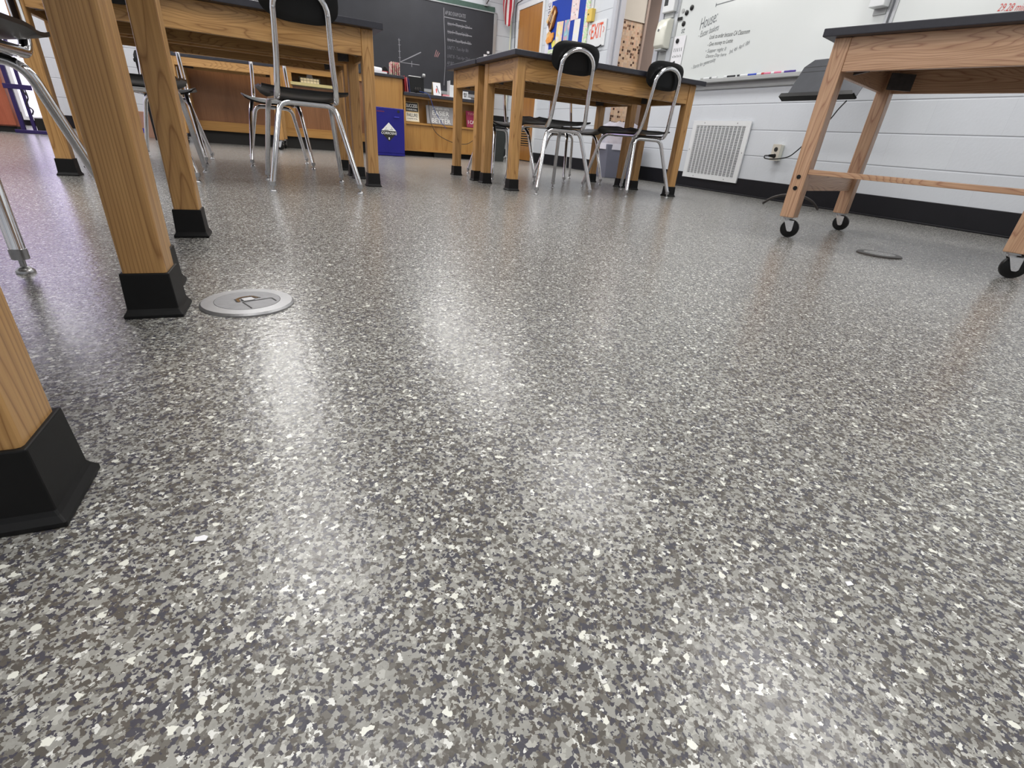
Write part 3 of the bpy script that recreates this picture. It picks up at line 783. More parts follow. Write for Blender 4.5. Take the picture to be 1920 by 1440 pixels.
obj('hazard_field', MB().prism([(-q * .90, .016), (q * .90, .016), (0, q * 1.06)], .0009, .0014, m), M['white2'], dr)
text('CORROSIVE', .039, M['white2'], m @ Matrix.Translation((0, -.011, 0)), dr, bold=.008, sx=.90, lift=.0022)
text('8', .036, M['white2'], m @ Matrix.Translation((0, -.068, 0)), dr, bold=.02, lift=.0022)
pk = MB(); line3((-.055, .022), (-.005, .022), .006, m, pk, .002); line3((-.025, .05), (-.04, .036), .003, m, pk, .002); line3((.03, .055), (.04, .035), .003, m, pk, .002); line3((.01, .03), (.05, .03), .004, m, pk, .002)
obj('hazard_picture', pk, M['ink'], dr)
text('ACIDS', .022, M['brand'], frame((-.115, -.1905, .48), (1, 0, 0), (0, 0, 1)), dr, bold=.01) if False else None
obj('maker_print', MB().box(-.16, -.07, -.1912, -.1905, .474, .486), M['brand'], dr)

# black shredder bin and pipe beyond the desk
sh = thing('paper_shredder', 'black paper shredder with dark bin standing right of the low desk', 'shredder', (3.12, 7.16, 0))
obj('bin', MB().loft([[(-.15, -.12, 0), (.15, -.12, 0), (.15, .12, 0), (-.15, .12, 0)], [(-.17, -.14, .40), (.17, -.14, .40), (.17, .14, .40), (-.17, .14, .40)]]), plain('dark_bin', srgb(52, 56, 54), .4), sh, .004)
obj('cutter_head', MB().box(-.18, .18, -.15, .15, .40, .58), M['black'], sh, .008)
obj('slot_trim', MB().box(-.14, .14, -.152, -.15, .50, .51).box(-.15, .15, -.02, .02, .5805, .584), M['trayg'], sh)
tag(obj('drain_pipe', MB().tube(fillet([(3.55, 7.75, .46), (3.55, 7.60, .46), (3.55, 7.55, .05), (3.47, 7.50, .03)], .05), .014, 10), M['trayg']), 'grey bent pipe standing between the shredder and the closet door', 'pipe')

# ------------------------------------------------------------------ chalkboard with its writing
cbd = thing('chalkboard', 'large black chalkboard with chalk lists across the back wall', 'chalkboard', (1.2, YB, .95))
def CB(x, z): return (x - 1.2, z - .95)
m = frame((0, -.022, 0), (1, 0, 0), (0, 0, 1))
mw = lambda x0, x1, z0, z1, a, b: MB().box(x0 - 1.2, x1 - 1.2, -b, -a, z0 - .95, z1 - .95)
obj('slate', mw(-1.05, 3.65, .90, 2.02, 0.002, .022), M['chalk'], cbd)
obj('cork_rail', mw(-1.05, 3.66, 2.035, 2.10, 0.002, .024), M['green'], cbd)
obj('frame_edge', mw(-1.05, 3.70, 2.02, 2.035, .002, .032).merge(mw(3.65, 3.70, .90, 2.02, .002, .028)).merge(mw(-1.10, -1.05, .9, 2.1, .002, .028)), M['alu'], cbd, .002)
obj('chalk_tray', mw(-1.05, 3.70, .86, .90, .002, .07), M['alu'], cbd)
lines = MB()
pl = [CB(2.83, 1.97), CB(2.835, 1.80), CB(2.855, 1.50), CB(2.86, 1.25), CB(2.845, .98)]
for a, b in zip(pl, pl[1:]): line3(a, b, .007, m, lines)
line3(CB(2.83, 1.86), CB(3.19, 1.855), .009, m, lines)
line3(CB(2.143, 1.50), CB(2.15, 1.20), .008, m, lines); line3(CB(2.15, 1.205), CB(2.29, 1.275), .012, m, lines); line3(CB(2.29, 1.275), CB(2.475, 1.37), .013, m, lines)
line3(CB(2.15, 1.205), CB(2.45, 1.205), .008, m, lines); line3(CB(2.33, 1.24), CB(2.33, 1.165), .008, m, lines)
for z in (1.26, 1.34, 1.42, 1.48): line3(CB(2.13, z), CB(2.165, z), .006, m, lines)
obj('chalk_lines', lines, M['chalkmark'], cbd, )
rl = MB()
for k in range(3): line3(CB(2.69 + k * .022, 1.34), CB(2.72 + k * .024, 1.43 - .015 * k), .009, m, rl)
obj('chalk_scribble', rl, M['chalkred'], cbd)
sk = MB()
for i, (s_, z, mt, st_) in enumerate((('AP BIO EXAM DATES', 1.912, 'chalkmark', 0), ('Unit 4 - Thurs Jan 22nd', 1.785, 'chalkmark', 1), ('Unit 5 - Thurs Feb 5th', 1.685, 'chalkmark', 1),
                                 ('Unit 6 - Tues March 10th', 1.585, 'chalkmark', 1), ('UNIT 7 - Tues Apr 8th', 1.485, 'chalkfaint', 0), ('UNIT 8 - Tues Apr 22nd', 1.375, 'chalkfaint', 0), ('AP BIO', 1.285, 'chalkfaint', 0), ('EXAM - May 5th', 1.225, 'chalkfaint', 0))):
    x = 2.85 if i == 0 else 2.89
    text(s_, .062 if i else .068, M[mt], m @ Matrix.Translation((*CB(x, z), 0)), cbd, 'chalk_writing', shear=.15, align='LEFT', sx=.60 if i else .52)
    if st_: line3(CB(x, z + .004), CB(x + .40, z - .006), .012, m, sk)
obj('chalk_strike_line', sk, M['chalkmark'], cbd)
tag(obj('sticky_note', MB().box(3.50, 3.56, YB - .026, YB - .0225, 1.43, 1.475), M['paper']), 'lower small white note stuck on the chalkboard just above the table top', 'note')
tag(obj('sticky_note', MB().box(3.555, 3.595, YB - .026, YB - .0225, 1.492, 1.522), M['paper']), 'upper small white note stuck on the chalkboard near its right frame', 'note')
# flag on a staff
fg = thing('wall_flag', 'red and white striped flag hanging from a staff beside the chalkboard', 'flag', (3.50, YB, 2.12))
obj('bracket', MB().box(-.03, .03, -.05, -.03, -.03, .05), M['alu'], fg, .003)
obj('staff', MB().tube([(0, -.045, -.005), (.42, -.10, .62)], .010, 10), M['darksteel'], fg, smooth=True)
nu, nv = 26, 20; vs = []; fs = []
for j in range(nv + 1):
    for i in range(nu + 1):
        u, v = i / nu, j / nv
        wdt = .17 * (.9 + .3 * v) * (1 - max(0, v - .72) * 1.3)
        x = .355 + .015 * v + (u - .5) * 2 * wdt * .62 - .02 * v
        y = -.12 - .030 * math.sin(u * 9 + v * 2) - .02 * math.sin(u * 4)
        z = .50 - .70 * v - .05 * math.sin(u * PI) * v - .06 * abs(u - .45) * (-1) * v
        vs.append((x, y, z))
for j in range(nv):
    for i in range(nu):
        a = j * (nu + 1) + i; fs.append((a, a + 1, a + nu + 2, a + nu + 1))
cl = obj('cloth', MB().add(vs, fs), M['flag'], fg, smooth=True)
uvl = cl.data.uv_layers.new(name='UVMap')
for p in cl.data.polygons:
    for li in p.loop_indices:
        vi = cl.data.loops[li].vertex_index; j, i = divmod(vi, nu + 1)
        uvl.data[li].uv = (i / nu + .10 * j / nv, j / nv)
sd = cl.modifiers.new('thick', 'SOLIDIFY'); sd.thickness = .002

# ------------------------------------------------------------------ right wall furniture (faces -X: right = -Y)
def wallthing(name, label, cat, y, z, group=None):
    return thing(name, label, cat, (XR, y, z), 0, group)
def wm(y=0, z=0, x=-.0):   # local frame on the wall: x along -Y, y up, z out (-X)
    return frame((x, y, z), (0, -1, 0), (0, 0, 1))
def wbox(y0, y1, z0, z1, d0, d1, o):
    """box on the right wall in world y/z, depth d0..d1 out of the wall, relative to thing origin"""
    return MB().box(-d1, -d0, y0 - o[0], y1 - o[0], z0 - o[1], z1 - o[1])

# whiteboards
o = (4.0, .95)
wb = wallthing('whiteboard', 'whiteboard with black handwritten house list, left of the two on the right wall', 'whiteboard', *o)
obj('surface', wbox(2.56, 4.635, .945, 2.15, .002, .016, o), M['board'], wb)
obj('frame_edge', wbox(4.635, 4.655, .93, 2.17, .002, .022, o).merge(wbox(2.54, 2.56, .93, 2.17, .002, .022, o)).merge(wbox(2.56, 4.635, 2.15, 2.17, .002, .022, o)), M['alu'], wb, .002)
tr = obj('marker_tray', wbox(2.54, 4.655, .915, .945, .002, .075, o).merge(wbox(2.54, 4.655, .865, .915, .002, .018, o)), M['trayg'], wb, .003)
def WT(body, size, y, z, mat, shear=.3, rot=0, sx=.9, parent=wb, oo=o, bold=.006):
    mm = wm(0, 0, -.0165); mm.translation = Vector((-.0165, y - oo[0], z - oo[1]))
    return text(body, size, mat, mm @ Matrix.Rotation(rot, 4, 'Z'), parent, 'handwriting', shear=shear, align='LEFT', sx=sx, bold=bold)
def WF(body, size, y0, z0, y1, z1, mat, shear=.3, parent=wb, oo=o):
    t_ = WT(body, size, y0, z0, mat, shear, math.atan2(z1 - z0, y0 - y1), 1, parent, oo, -.006)
    xs = [v.co.y for v in t_.data.vertices]; k = (y0 - y1) / max(1e-6, max(xs) - min(xs)); yy = y0 - oo[0]
    for v in t_.data.vertices: v.co.y = yy + (v.co.y - yy) * k
    return t_
WF('House:', .135, 4.317, 1.402, 4.123, 1.425, M['greyink'], .15)
WF('- Easter baskets', .070, 4.310, 1.322, 4.070, 1.342, M['greyink'], .2)
WF('Look to order because CA Classroom', .050, 4.157, 1.292, 3.698, 1.288, M['ink'], .2)
WF('- Give money to Lottie', .046, 4.165, 1.234, 3.865, 1.236, M['ink'], .2)
WF('• Supper night II', .042, 4.172, 1.184, 3.924, 1.180, M['greyink'], .2)
WF('Dance Day here', .038, 4.153, 1.141, 3.905, 1.137, M['greyink'], .2)
WF('3rd, 4th  April 18th', .044, 3.875, 1.148, 3.671, 1.182, M['greyink'], .2)
WF('- Starts for generosity', .046, 4.315, 1.062, 4.020, 1.095, M['greyink'], .2)
WT('st', .07, 4.56, 1.388, M['greyink'], .1)
ln = MB(); mm = wm(); mm.translation = Vector((-.0165, 0 - o[0] + 0, -o[1]))
def WL(a, b, w, mb, oo=o):
    m_ = wm(); m_.translation = Vector((-.0165, 0, 0))
    line3((-(a[0] - oo[0]), a[1] - oo[1]), (-(b[0] - oo[0]), b[1] - oo[1]), w, m_, mb)
WL((4.163, 1.535), (3.83, 1.545), .006, ln); WL((4.163, 1.52), (4.163, 1.55), .006, ln); WL((3.83, 1.53), (3.83, 1.56), .006, ln); WL((3.80, 1.545), (3.775, 1.545), .02, ln)
obj('drawn_line', ln, M['greyink'], wb)
o2 = (1.5, .95)
wb2 = wallthing('whiteboard', 'second whiteboard with red handwriting above the rolling table', 'whiteboard', *o2)
obj('surface', wbox(.45, 2.50, .945, 2.15, .002, .016, o2), M['board'], wb2)
obj('frame_edge', wbox(2.50, 2.522, .93, 2.17, .002, .022, o2).merge(wbox(.43, .45, .93, 2.17, .002, .022, o2)).merge(wbox(.45, 2.50, 2.15, 2.17, .002, .022, o2)), M['alu'], wb2, .002)
obj('marker_tray', wbox(.43, 2.522, .915, .945, .002, .075, o2).merge(wbox(.43, 2.522, .865, .915, .002, .018, o2)), M['trayg'], wb2, .003)
WF('29.28 miles', .052, 1.918, 1.190, 1.765, 1.178, M['redink'], .2, wb2, o2)
# box hanging at the joint of the whiteboards
eb = wallthing('eraser_box', 'white plastic box hanging on the right edge of the house-list whiteboard', 'box', 2.61, 1.40)
obj('body', wbox(2.555, 2.655, 1.285, 1.50, .024, .09, (2.61, 1.40)), M['white'], eb, .004)
obj('back_plate', wbox(2.565, 2.65, 1.25, 1.32, .0165, .0238, (2.61, 1.40)), M['trayg'], eb)
# magnets
for y, z, lb in ((4.472, 1.56, 'upper right black round magnet on the whiteboard'), (4.530, 1.528, 'middle black round magnet on the whiteboard, below the upper one'), (4.545, 1.443, 'lowest black round magnet alone on the whiteboard above the paper')):
    mm = wm(); mm.translation = Vector((XR - .0165, y, z))
    tag(obj('magnet', MB().lathe([(.022, 0), (.022, .008), (.016, .011), (.0, .0115)], 20, mm), M['black'], smooth=True), lb, 'magnet')
mm = wm(); mm.translation = Vector((XR - .0165, 4.588, 1.552))
tag(obj('magnet', MB().lathe([(.018, 0), (.018, .006), (.0, .007)], 20, mm), M['trayg'], smooth=True), 'pale grey round magnet at far left of the black magnets', 'magnet')
tag(obj('magnet', MB().box(XR - .027, XR - .0165, 4.615, 4.685, 1.478, 1.502), M['black']), 'black rectangular magnet at the left edge of the whiteboard', 'magnet') if False else tag(obj('magnet', MB().box(XR - .030, XR - .0225, 4.575, 4.634, 1.478, 1.502), M['black']), 'black rectangular magnet at the left edge of the whiteboard', 'magnet')
# paper note with doodles
pn = wallthing('paper_notice', 'white paper notice with black doodles held on the whiteboard left corner', 'paper', 4.56, 1.18)
po = (4.56, 1.18)
obj('sheet', wbox(4.47, 4.632, 1.03, 1.345, .0225, .0232, po), M['paper'], pn)
pd = MB()
def PL(a, b, w):
    m_ = wm(); m_.translation = Vector((-.0233, 0, 0)); line3((-(a[0] - po[0]), a[1] - po[1]), (-(b[0] - po[0]), b[1] - po[1]), w, m_, pd, .001)
for k in range(5): PL((4.605 - k * .026, 1.245), (4.603 - k * .026, 1.215), .006)
for k in range(6): PL((4.615 - k * .022, 1.18 + .006 * (k % 2)), (4.600 - k * .022, 1.165), .005)
PL((4.62, 1.105), (4.56, 1.125), .028); PL((4.60, 1.10), (4.60, 1.06), .018); PL((4.525, 1.11), (4.525, 1.05), .022)
obj('doodle', pd, M['ink'], pn)
mm = wm(); mm.translation = Vector((-.0235, 4.578 - po[0], 1.305 - po[1]))
obj('pin_magnet', MB().lathe([(.02, 0), (.02, .008), (.0, .010)], 18, mm), M['black'], pn)
# markers on the tray
mk = 'whiteboard markers lying along the tray'
for y, ln_, body, cap, lb in ((4.06, .11, 'white', 'trayg', 'pale marker at the far left end of the tray beside the lab table'), (3.96, .09, 'white', 'greyink', 'white marker with grey cap, second from the left on the tray'),
                          (3.77, .12, 'ink', 'white', 'black marker with white end on the tray'), (3.63, .10, 'white', 'ink', 'white marker with black cap on the tray'),
                          (3.545, .10, 'bluecap', 'white', 'blue marker with white cap on the tray'), (3.455, .09, 'white', 'bluecap', 'white marker with blue cap on the tray'), (3.38, .09, 'pinkcap', 'red', 'pink marker with red cap on the tray'),
                          (3.28, .10, 'pinkcap', 'white', 'pink marker with white cap on the tray'), (3.19, .08, 'purplecap', 'white', 'purple marker with white end on the tray'), (3.135, .05, 'purplecap', 'purplecap', 'short purple marker cap at the right of the tray markers')):
    q = thing('marker', lb, 'marker', (XR - .050, y, .9455), 0, mk)
    obj('barrel', MB().tube([(0, -ln_ / 2, .009), (0, ln_ * .2, .009)], .0085, 10), M[body], q, smooth=True)
    obj('cap', MB().tube([(0, ln_ * .2, .009), (0, ln_ / 2, .009)], .0092, 10), M[cap], q, smooth=True)
# thermostat and dispenser
th = wallthing('card_reader', 'white wall box with a small black screen above the soap dispenser', 'wall box', 4.785, 1.66)
obj('case', wbox(4.70, 4.87, 1.565, 1.80, .002, .05, (4.785, 1.66)), M['white'], th, .006)
obj('screen', wbox(4.795, 4.85, 1.62, 1.69, .0505, .0515, (4.785, 1.66)), M['ink'], th)
obj('mount', wbox(4.72, 4.85, 1.52, 1.565, .002, .018, (4.785, 1.66)), M['trayg'], th)
dp = wallthing('soap_dispenser', 'cream wall dispenser with rounded front beside the doorway', 'dispenser', 4.79, 1.38)
pr_ = [(.002, .13), (.05, .13), (.085, .10), (.10, .02), (.10, -.10), (.07, -.125), (.002, -.125)]
bd = MB(); rows = []
for s, k in ((-1, .9), (-.8, 1), (.8, 1), (1, .9)):
    rows.append([(-d_ * (k if d_ > .01 else 1), s * .075, z_ * (.985 if abs(s) == 1 else 1)) for d_, z_ in pr_])
obj('cover', bd.loft(rows), M['cream'], dp, .006, smooth=True)
obj('window', MB().lathe([(.012, 0), (.012, .002), (.0, .003)], 16, frame((-.1005, .02, .03), (0, -1, 0), (0, 0, 1))), M['greyink'], dp)
obj('push_lip', MB().box(-.085, -.002, -.05, .05, -.142, -.127), M['trayg'], dp, .004)
# doorway side plate below dispenser
tag(obj('switch_plate', MB().box(XR - .006, XR, 4.745, 4.86, 1.12, 1.235), M['trayg'], None, .002), 'grey wall plate directly below the soap dispenser', 'plate')

# vent grille
vo = (3.77, .35)
vg = wallthing('wall_vent', 'white square return air grille low on the right wall', 'vent', *vo)
Y0, Y1, Z0, Z1 = 3.42, 4.115, .097, .605
f = wbox(Y0, Y1, Z0, Z0 + .04, .009, .022, vo).merge(wbox(Y0, Y1, Z1 - .04, Z1, .009, .022, vo)).merge(wbox(Y0, Y0 + .045, Z0 + .04, Z1 - .04, .009, .022, vo)).merge(wbox(Y1 - .045, Y1, Z0 + .04, Z1 - .04, .009, .022, vo))
obj('frame', f, M['white'], vg)
obj('duct_shade_sheet', wbox(Y0 + .04, Y1 - .04, Z0 + .03, Z1 - .03, .009, .011, vo), plain('vent_shade', srgb(44, 46, 46), .8), vg)  # dark sheet that paints the shade seen between the slats
g = MB()
for k in range(38):
    z = Z0 + .044 + k * (Z1 - Z0 - .088) / 37
    g.merge(wbox(Y0 + .04, Y1 - .04, z - .0027, z + .0027, .013, .019, vo))
for k in range(14):
    y = Y0 + .047 + k * (Y1 - Y0 - .094) / 13
    g.merge(wbox(y - .004, y + .004, Z0 + .03, Z1 - .03, .013, .020, vo))
obj('slats', g, M['white'], vg)
sc = MB()
for y, z in ((Y0 + .15, Z0 + .018), (Y1 - .15, Z0 + .018), (Y0 + .15, Z1 - .018), (Y1 - .15, Z1 - .018), (Y0 + .02, .35), (Y1 - .02, .35)):
    sc.lathe([(.006, 0), (.004, .002), (0, .0022)], 10, frame((-.022, y - vo[0], z - vo[1]), (0, -1, 0), (0, 0, 1)))
obj('screws', sc, M['steel2'], vg)

# outlet with plug
oo_ = (3.075, .37)
ot = wallthing('wall_outlet', 'cream surface outlet box with two sockets right of the vent', 'outlet', *oo_)
obj('box', wbox(3.04, 3.11, .312, .432, .002, .045, oo_), M['cream'], ot, .003)
obj('cover_plate', wbox(3.036, 3.114, .310, .434, .0455, .049, oo_), plain('ivory_plate', srgb(206, 200, 188), .4), ot, .001)
sk_ = MB()
for z in (.395, .345): sk_.lathe([(.017, 0), (.017, .003), (.0, .0035)], 18, frame((-.049, 0, z - .37), (0, -1, 0), (0, 0, 1)))
obj('socket', sk_, M['signblack'], ot)
pc = thing('plug_cord', 'black plug in the wall outlet with its cord swinging up to the music stand', 'cord', (XR - .053, 3.075, .345))
obj('plug', MB().tube([(0, 0, 0), (-.02, .0, 0), (-.05, .01, .0)], [.014, .013, .008], 12), M['black'], pc, smooth=True)
obj('cord', MB().tube(bezier([(-.05, .01, 0), (-.078, .025, -.004), (-.088, .012, -.022), (-.066, -.04, -.026), (-.042, -.114, -.014), (-.042, -.176, .005), (-.046, -.226, .043), (-.09, -.33, .12), (-.2, -.517, .245), (-.312, -.637, .308), (-.405, -.735, .346)], 7), .0045, 7), M['black'], pc, smooth=True)

# music stand in front of the wall
ms = thing('music_stand', 'low black music stand behind the leg of the rolling table', 'music stand', (3.52, 2.54, 0))
tl = .32
U = Vector((.18, .0, .33)).normalized(); Rv = Vector((0, -1, 0))
mm = frame((0, 0, .700), Rv, U)
hw = .262
obj('desk', MB().prism([(-hw, 0), (hw, 0), (hw, .25), (hw - .05, .30), (-hw + .05, .30), (-hw, .25)], -.002, .002, mm), M['slate'], ms)
obj('desk_crease', MB().box(-hw + .01, hw - .01, .245, .248, .002, .003, mm).box(-hw + .01, hw - .01, .21, .213, .002, .003, mm), M['signblack'], ms)
obj('ledge', MB().prism([(-hw - .01, -.004), (hw + .005, -.004), (hw + .012, .002), (hw - .005, .022) if False else (hw + .012, .004), (-hw - .01, .004)], .002, .055, mm).prism([(-hw - .01, .004), (hw, .004), (hw - .012, .022), (-hw - .005, .022)], .051, .055, mm), M['black'], ms)
obj('pole', MB().tube([(.02, -.05, .06), (.02, -.05, .72)], .011, 12), M['black'], ms, smooth=True)
for k in range(3):
    a = R_(100 + 120 * k)
    p = [(.02 + math.cos(a) * r_, -.05 + math.sin(a) * r_, z_) for r_, z_ in ((.01, .09), (.08, .085), (.16, .055), (.22, .008))]
    obj('foot', MB().tube(bezier(p, 6), .009, 8), M['darksteel'], ms, smooth=True)

# floor discs
def plate(label, x, y, r, mats, detail=True, name='floor_box', rz=0):
    p = thing(name, label, 'floor outlet' if detail else 'floor cover', (x, y, 0), rz)
    obj('rim', MB().lathe([(r, 0), (r, .0025), (r - .003, .0055), (r * .705, .0062), (r * .70, .004)], 72), mats[0], p, smooth=False)
    lid = obj('lid', MB().lathe([(r * .695, .001), (r * .695, .0064), (0.001, .0066)], 48), mats[1], p, smooth=True)
    if detail:
        q = r * .7
        fr = MB()
        # raised D-shaped lift bail and flap lines
        for a, b, w_ in (((-q * .30, -q * .10), (-q * .26, q * .22), .005), ((-q * .26, q * .22), (-q * .08, q * .33), .005), ((-q * .08, q * .33), (q * .22, q * .33), .005), ((q * .22, q * .33), (q * .34, q * .05), .005)):
            line3(a, b, w_, Matrix.Identity(4), fr, .0074)
        obj('bail', fr, M['chrome'], lid)
        gr = MB()
        for a, b, w_ in (((-q * .22, -q * .17), (q * .72, -q * .17), .0022), ((-q * .22, -q * .17), (-q * .20, -q * .92), .0022), ((q * .72, -q * .17), (q * .72, -q * .55), .0022), ((-q * .36, -q * .10), (-q * .32, q * .26), .003), ((q * .29, q * .33), (q * .42, q * .02), .003), ((-q * .18, -q * .08), (-q * .14, q * .14), .004)):
            line3(a, b, w_, Matrix.Identity(4), gr, .0070)
        obj('groove', gr, M['signblack'], lid)
        obj('tab', MB().box(-q * .14, q * .20, -q * .10, q * .20, .0066, .0076), M['steel2'], lid)
    return p
plate('round brushed steel floor box with a hinged lid near the black leg boot', -.047, .944, .0755, (plain('rim_grey', (.36, .36, .37, 1), .42, .75, var=.06, scale=100), plain('lid_grey', (.24, .24, .25, 1), .5, .7, var=.08, scale=100)), True, rz=R_(20))
plate('thin worn metal disc set in the floor under the rolling table', 2.19, 1.10, .078, (M['darksteel'], M['floor']), False, 'floor_disc')

# waste bin with liner
bn = thing('waste_bin', 'grey rectangular waste bin with a white plastic liner by the doorway', 'waste bin', (3.68, 4.88, 0), R_(-6))
sq = lambda a, b, z: [(-a, -b, z), (a, -b, z), (a, b, z), (-a, b, z)]
obj('bin', MB().loft([sq(.19, .12, 0), sq(.225, .15, .335), sq(.215, .14, .335), sq(.185, .115, .02)], True), M['wbin'], bn, .006)
lr = MB(); rng = random.Random(3); rows = []
for z, k in ((.285, 1.03), (.345, 1.05), (.40, .98), (.46, 1.0), (.52, .86), (.555, .55)):
    row = []
    for i in range(28):
        a = 2 * PI * i / 28; ca, sa = math.cos(a), math.sin(a)
        x = .228 * k * math.copysign(abs(ca) ** .5, ca); y = .152 * k * math.copysign(abs(sa) ** .5, sa)
        j = 1 if z < .36 else rng.uniform(.90, 1.06)
        row.append((x * j, y * j, z + (rng.uniform(-.012, .012) if z > .36 else 0)))
    rows.append(row)
obj('liner_bag', lr.loft(rows, False), M['bag'], bn, smooth=True)
obj('liner_cuff', MB().loft([[(p[0] * 1.01, p[1] * 1.01, p[2]) for p in rows[0]], [(p[0] * 1.005, p[1] * 1.005, p[2]) for p in rows[1]]], False), plain('bag_cuff', srgb(226, 224, 236), .4), bn, smooth=True)

# bulletin board
bo = (6.83, 1.75)
bl = wallthing('bulletin_board', 'blue bulletin board with a patterned border strip between the two doors', 'bulletin board', *bo)
obj('backing', wbox(6.40, 7.28, 1.48, 2.03, .002, .014, bo), M['bb'], bl)
obj('border_strip', wbox(7.28, 7.38, 1.44, 2.08, .002, .017, bo), M['stripw'], bl)
obj('border_strip', wbox(6.31, 6.40, 1.44, 2.08, .002, .017, bo), M['strip'], bl)
obj('border_strip', wbox(6.40, 7.28, 2.03, 2.08, .002, .017, bo), M['stripw'], bl)
obj('border_strip', wbox(6.40, 7.28, 1.43, 1.48, .002, .017, bo), M['strip'], bl)
mm = frame((-.0175, 7.335 - bo[0], 1.90 - bo[1]), (0, 0, 1), (0, 1, 0))
text('MUSIC', .085, M['ink'], mm, bl, bold=.01, space=1.1)
def pinned(name, label, y0, y1, z0, z1, mat, cat='paper', tilt=0, d=.0155, grp=None, th_=.0015, extra=None):
    c = ((y0 + y1) / 2, (z0 + z1) / 2); t_ = wallthing(name, label, cat, *c)
    m_ = wm(); m_.translation = Vector((-d, 0, 0)); m_ = m_ @ Matrix.Rotation(tilt, 4, 'Z')
    w_, h_ = (y1 - y0), (z1 - z0)
    obj('sheet', MB().box(-w_ / 2, w_ / 2, -h_ / 2, h_ / 2, 0, th_, m_), mat, t_)
    if extra: extra(t_, m_, w_, h_)
    return t_
def dots(t_, m_, w_, h_):
    b = MB()
    for x, y in ((-.2, .1), (.05, .14), (.25, -.1), (-.1, -.2), (.1, -.3)):
        b.lathe([(.008, 0), (.008, .0006), (0, .0007)], 10, m_ @ Matrix.Translation((x * w_, y * h_, .0016)))
    obj('print', b, M['greyink'], t_)
    obj('header', MB().box(-w_ / 2, w_ / 2, h_ * .42, h_ * .5, .0015, .002, m_), M['pink'], t_)
pinned('pinned_poster', 'tall pink-edged poster with small prints on the blue board', 6.555, 6.745, 1.75, 2.0, M['poster'], 'poster', 0, extra=dots)
pinned('pinned_drawing', 'yellow and pink drawing pinned on the blue board, leftmost of three', 6.92, 7.095, 1.50, 1.775, M['draw1'], 'drawing', R_(-3))
pinned('pinned_drawing', 'teal drawing with a pink flower on the blue board, middle of three', 6.745, 6.885, 1.50, 1.77, M['draw2'], 'drawing', R_(-2))
pinned('pinned_drawing', 'pale blank-looking drawing at right of three on the blue board', 6.49, 6.635, 1.49, 1.745, M['draw3'], 'drawing', R_(-3), d=.018)
pinned('pinned_note', 'small yellow note at the lower left of the blue board', 7.10, 7.19, 1.50, 1.57, M['yelnote'], 'note', R_(25))
pinned('pinned_note', 'white paper scrap under the brown paper craft on the blue board', 7.29, 7.36, 1.68, 1.80, M['paper'], 'note', R_(-30), d=.019)
# paper crafts
pc_ = wallthing('paper_craft', 'brown and orange folded paper craft sticking out at left of the blue board', 'paper craft', 7.20, 1.83)
m_ = wm(); m_.translation = Vector((-.02, 0, 0))
obj('leaf', MB().prism([(-.12, -.04), (-.05, -.14), (.03, -.10), (.10, .06), (.05, .13), (-.02, .06)], 0, .02, m_), M['brownpaper'], pc_)
obj('leaf', MB().prism([(-.14, -.02), (-.10, -.05), (-.02, .05), (.05, .13), (.03, .14)], .02, .035, m_).prism([(-.04, -.12), (-.02, -.13), (.09, .05), (.07, .09)], .02, .03, m_), M['tan'], pc_)
ps = MB()
for k in range(3): line3((-.08 + .035 * k, -.01 - .02 * k), (-.02 + .035 * k, .07 - .02 * k), .010, m_, ps, .037)
obj('fold_strip', ps, M['signwhite'], pc_)
pc_ = wallthing('paper_craft', 'bright orange half-round paper craft below the brown craft', 'paper craft', 7.24, 1.612)
obj('leaf', MB().prism([(-.10, -.02), (-.06, -.06), (.06, -.05), (.10, .0), (.10, .055), (.02, .05)], 0, .02, m_), M['orange'], pc_)
obj('leaf', MB().prism([(-.10, -.02), (.02, .05), (-.01, .085), (-.09, .06)], .004, .012, m_), M['tan'], pc_)

# exit sign, yellow alarm box, hook
eo = (6.08, 1.55)
ex = wallthing('exit_sign', 'white exit sign with orange-red letters and arrows left of the doorway', 'sign', *eo)
obj('panel', wbox(5.895, 6.265, 1.40, 1.665, .002, .018, eo), M['white'], ex, .004)
mm = wm(); mm.translation = Vector((-.0182, 0, .005))
text('EXIT', .215, M['exitred'], mm, ex, bold=.012, sx=.56, space=1.02)
ar = MB()
for s in (-1, 1):
    x = s * .158
    line3((x, 0 + .01), (x - s * .022, .04), .010, mm, ar); line3((x, .01), (x - s * .022, -.02), .010, mm, ar)
obj('arrow', ar, M['exitred'], ex)
yo = (6.235, 1.73)
yb = wallthing('alarm_box', 'yellow box with a dark button above the exit sign', 'alarm box', *yo)
obj('case', wbox(6.185, 6.29, 1.672, 1.80, .002, .055, yo), M['yellow'], yb, .004)
obj('button', MB().lathe([(.009, 0), (.009, .004), (0, .005)], 14, frame((-.0555, .02, .015), (0, -1, 0), (0, 0, 1))), M['ink'], yb)
tag(obj('wall_conduit', MB().tube([(XR - .012, 6.235, 1.803), (XR - .012, 6.235, H - .01)], .009, 10), M['white'], smooth=True), 'thin white conduit running up from the yellow alarm box', 'conduit')
dh = wallthing('door_holder', 'black round door holder with an arm below the exit sign', 'door holder', 6.12, 1.385)
obj('hub', MB().lathe([(.035, .002), (.035, .035), (.024, .045), (.012, .046)], 22, frame((0, 0, 0), (0, -1, 0), (0, 0, 1))), M['black'], dh, smooth=True)
obj('arm', MB().tube([(-.03, 0, 0), (-.03, -.06, -.02), (-.03, -.19, .02)], .007, 8).box(-.06, -.01, -.085, -.055, -.045, .01), M['black'], dh)
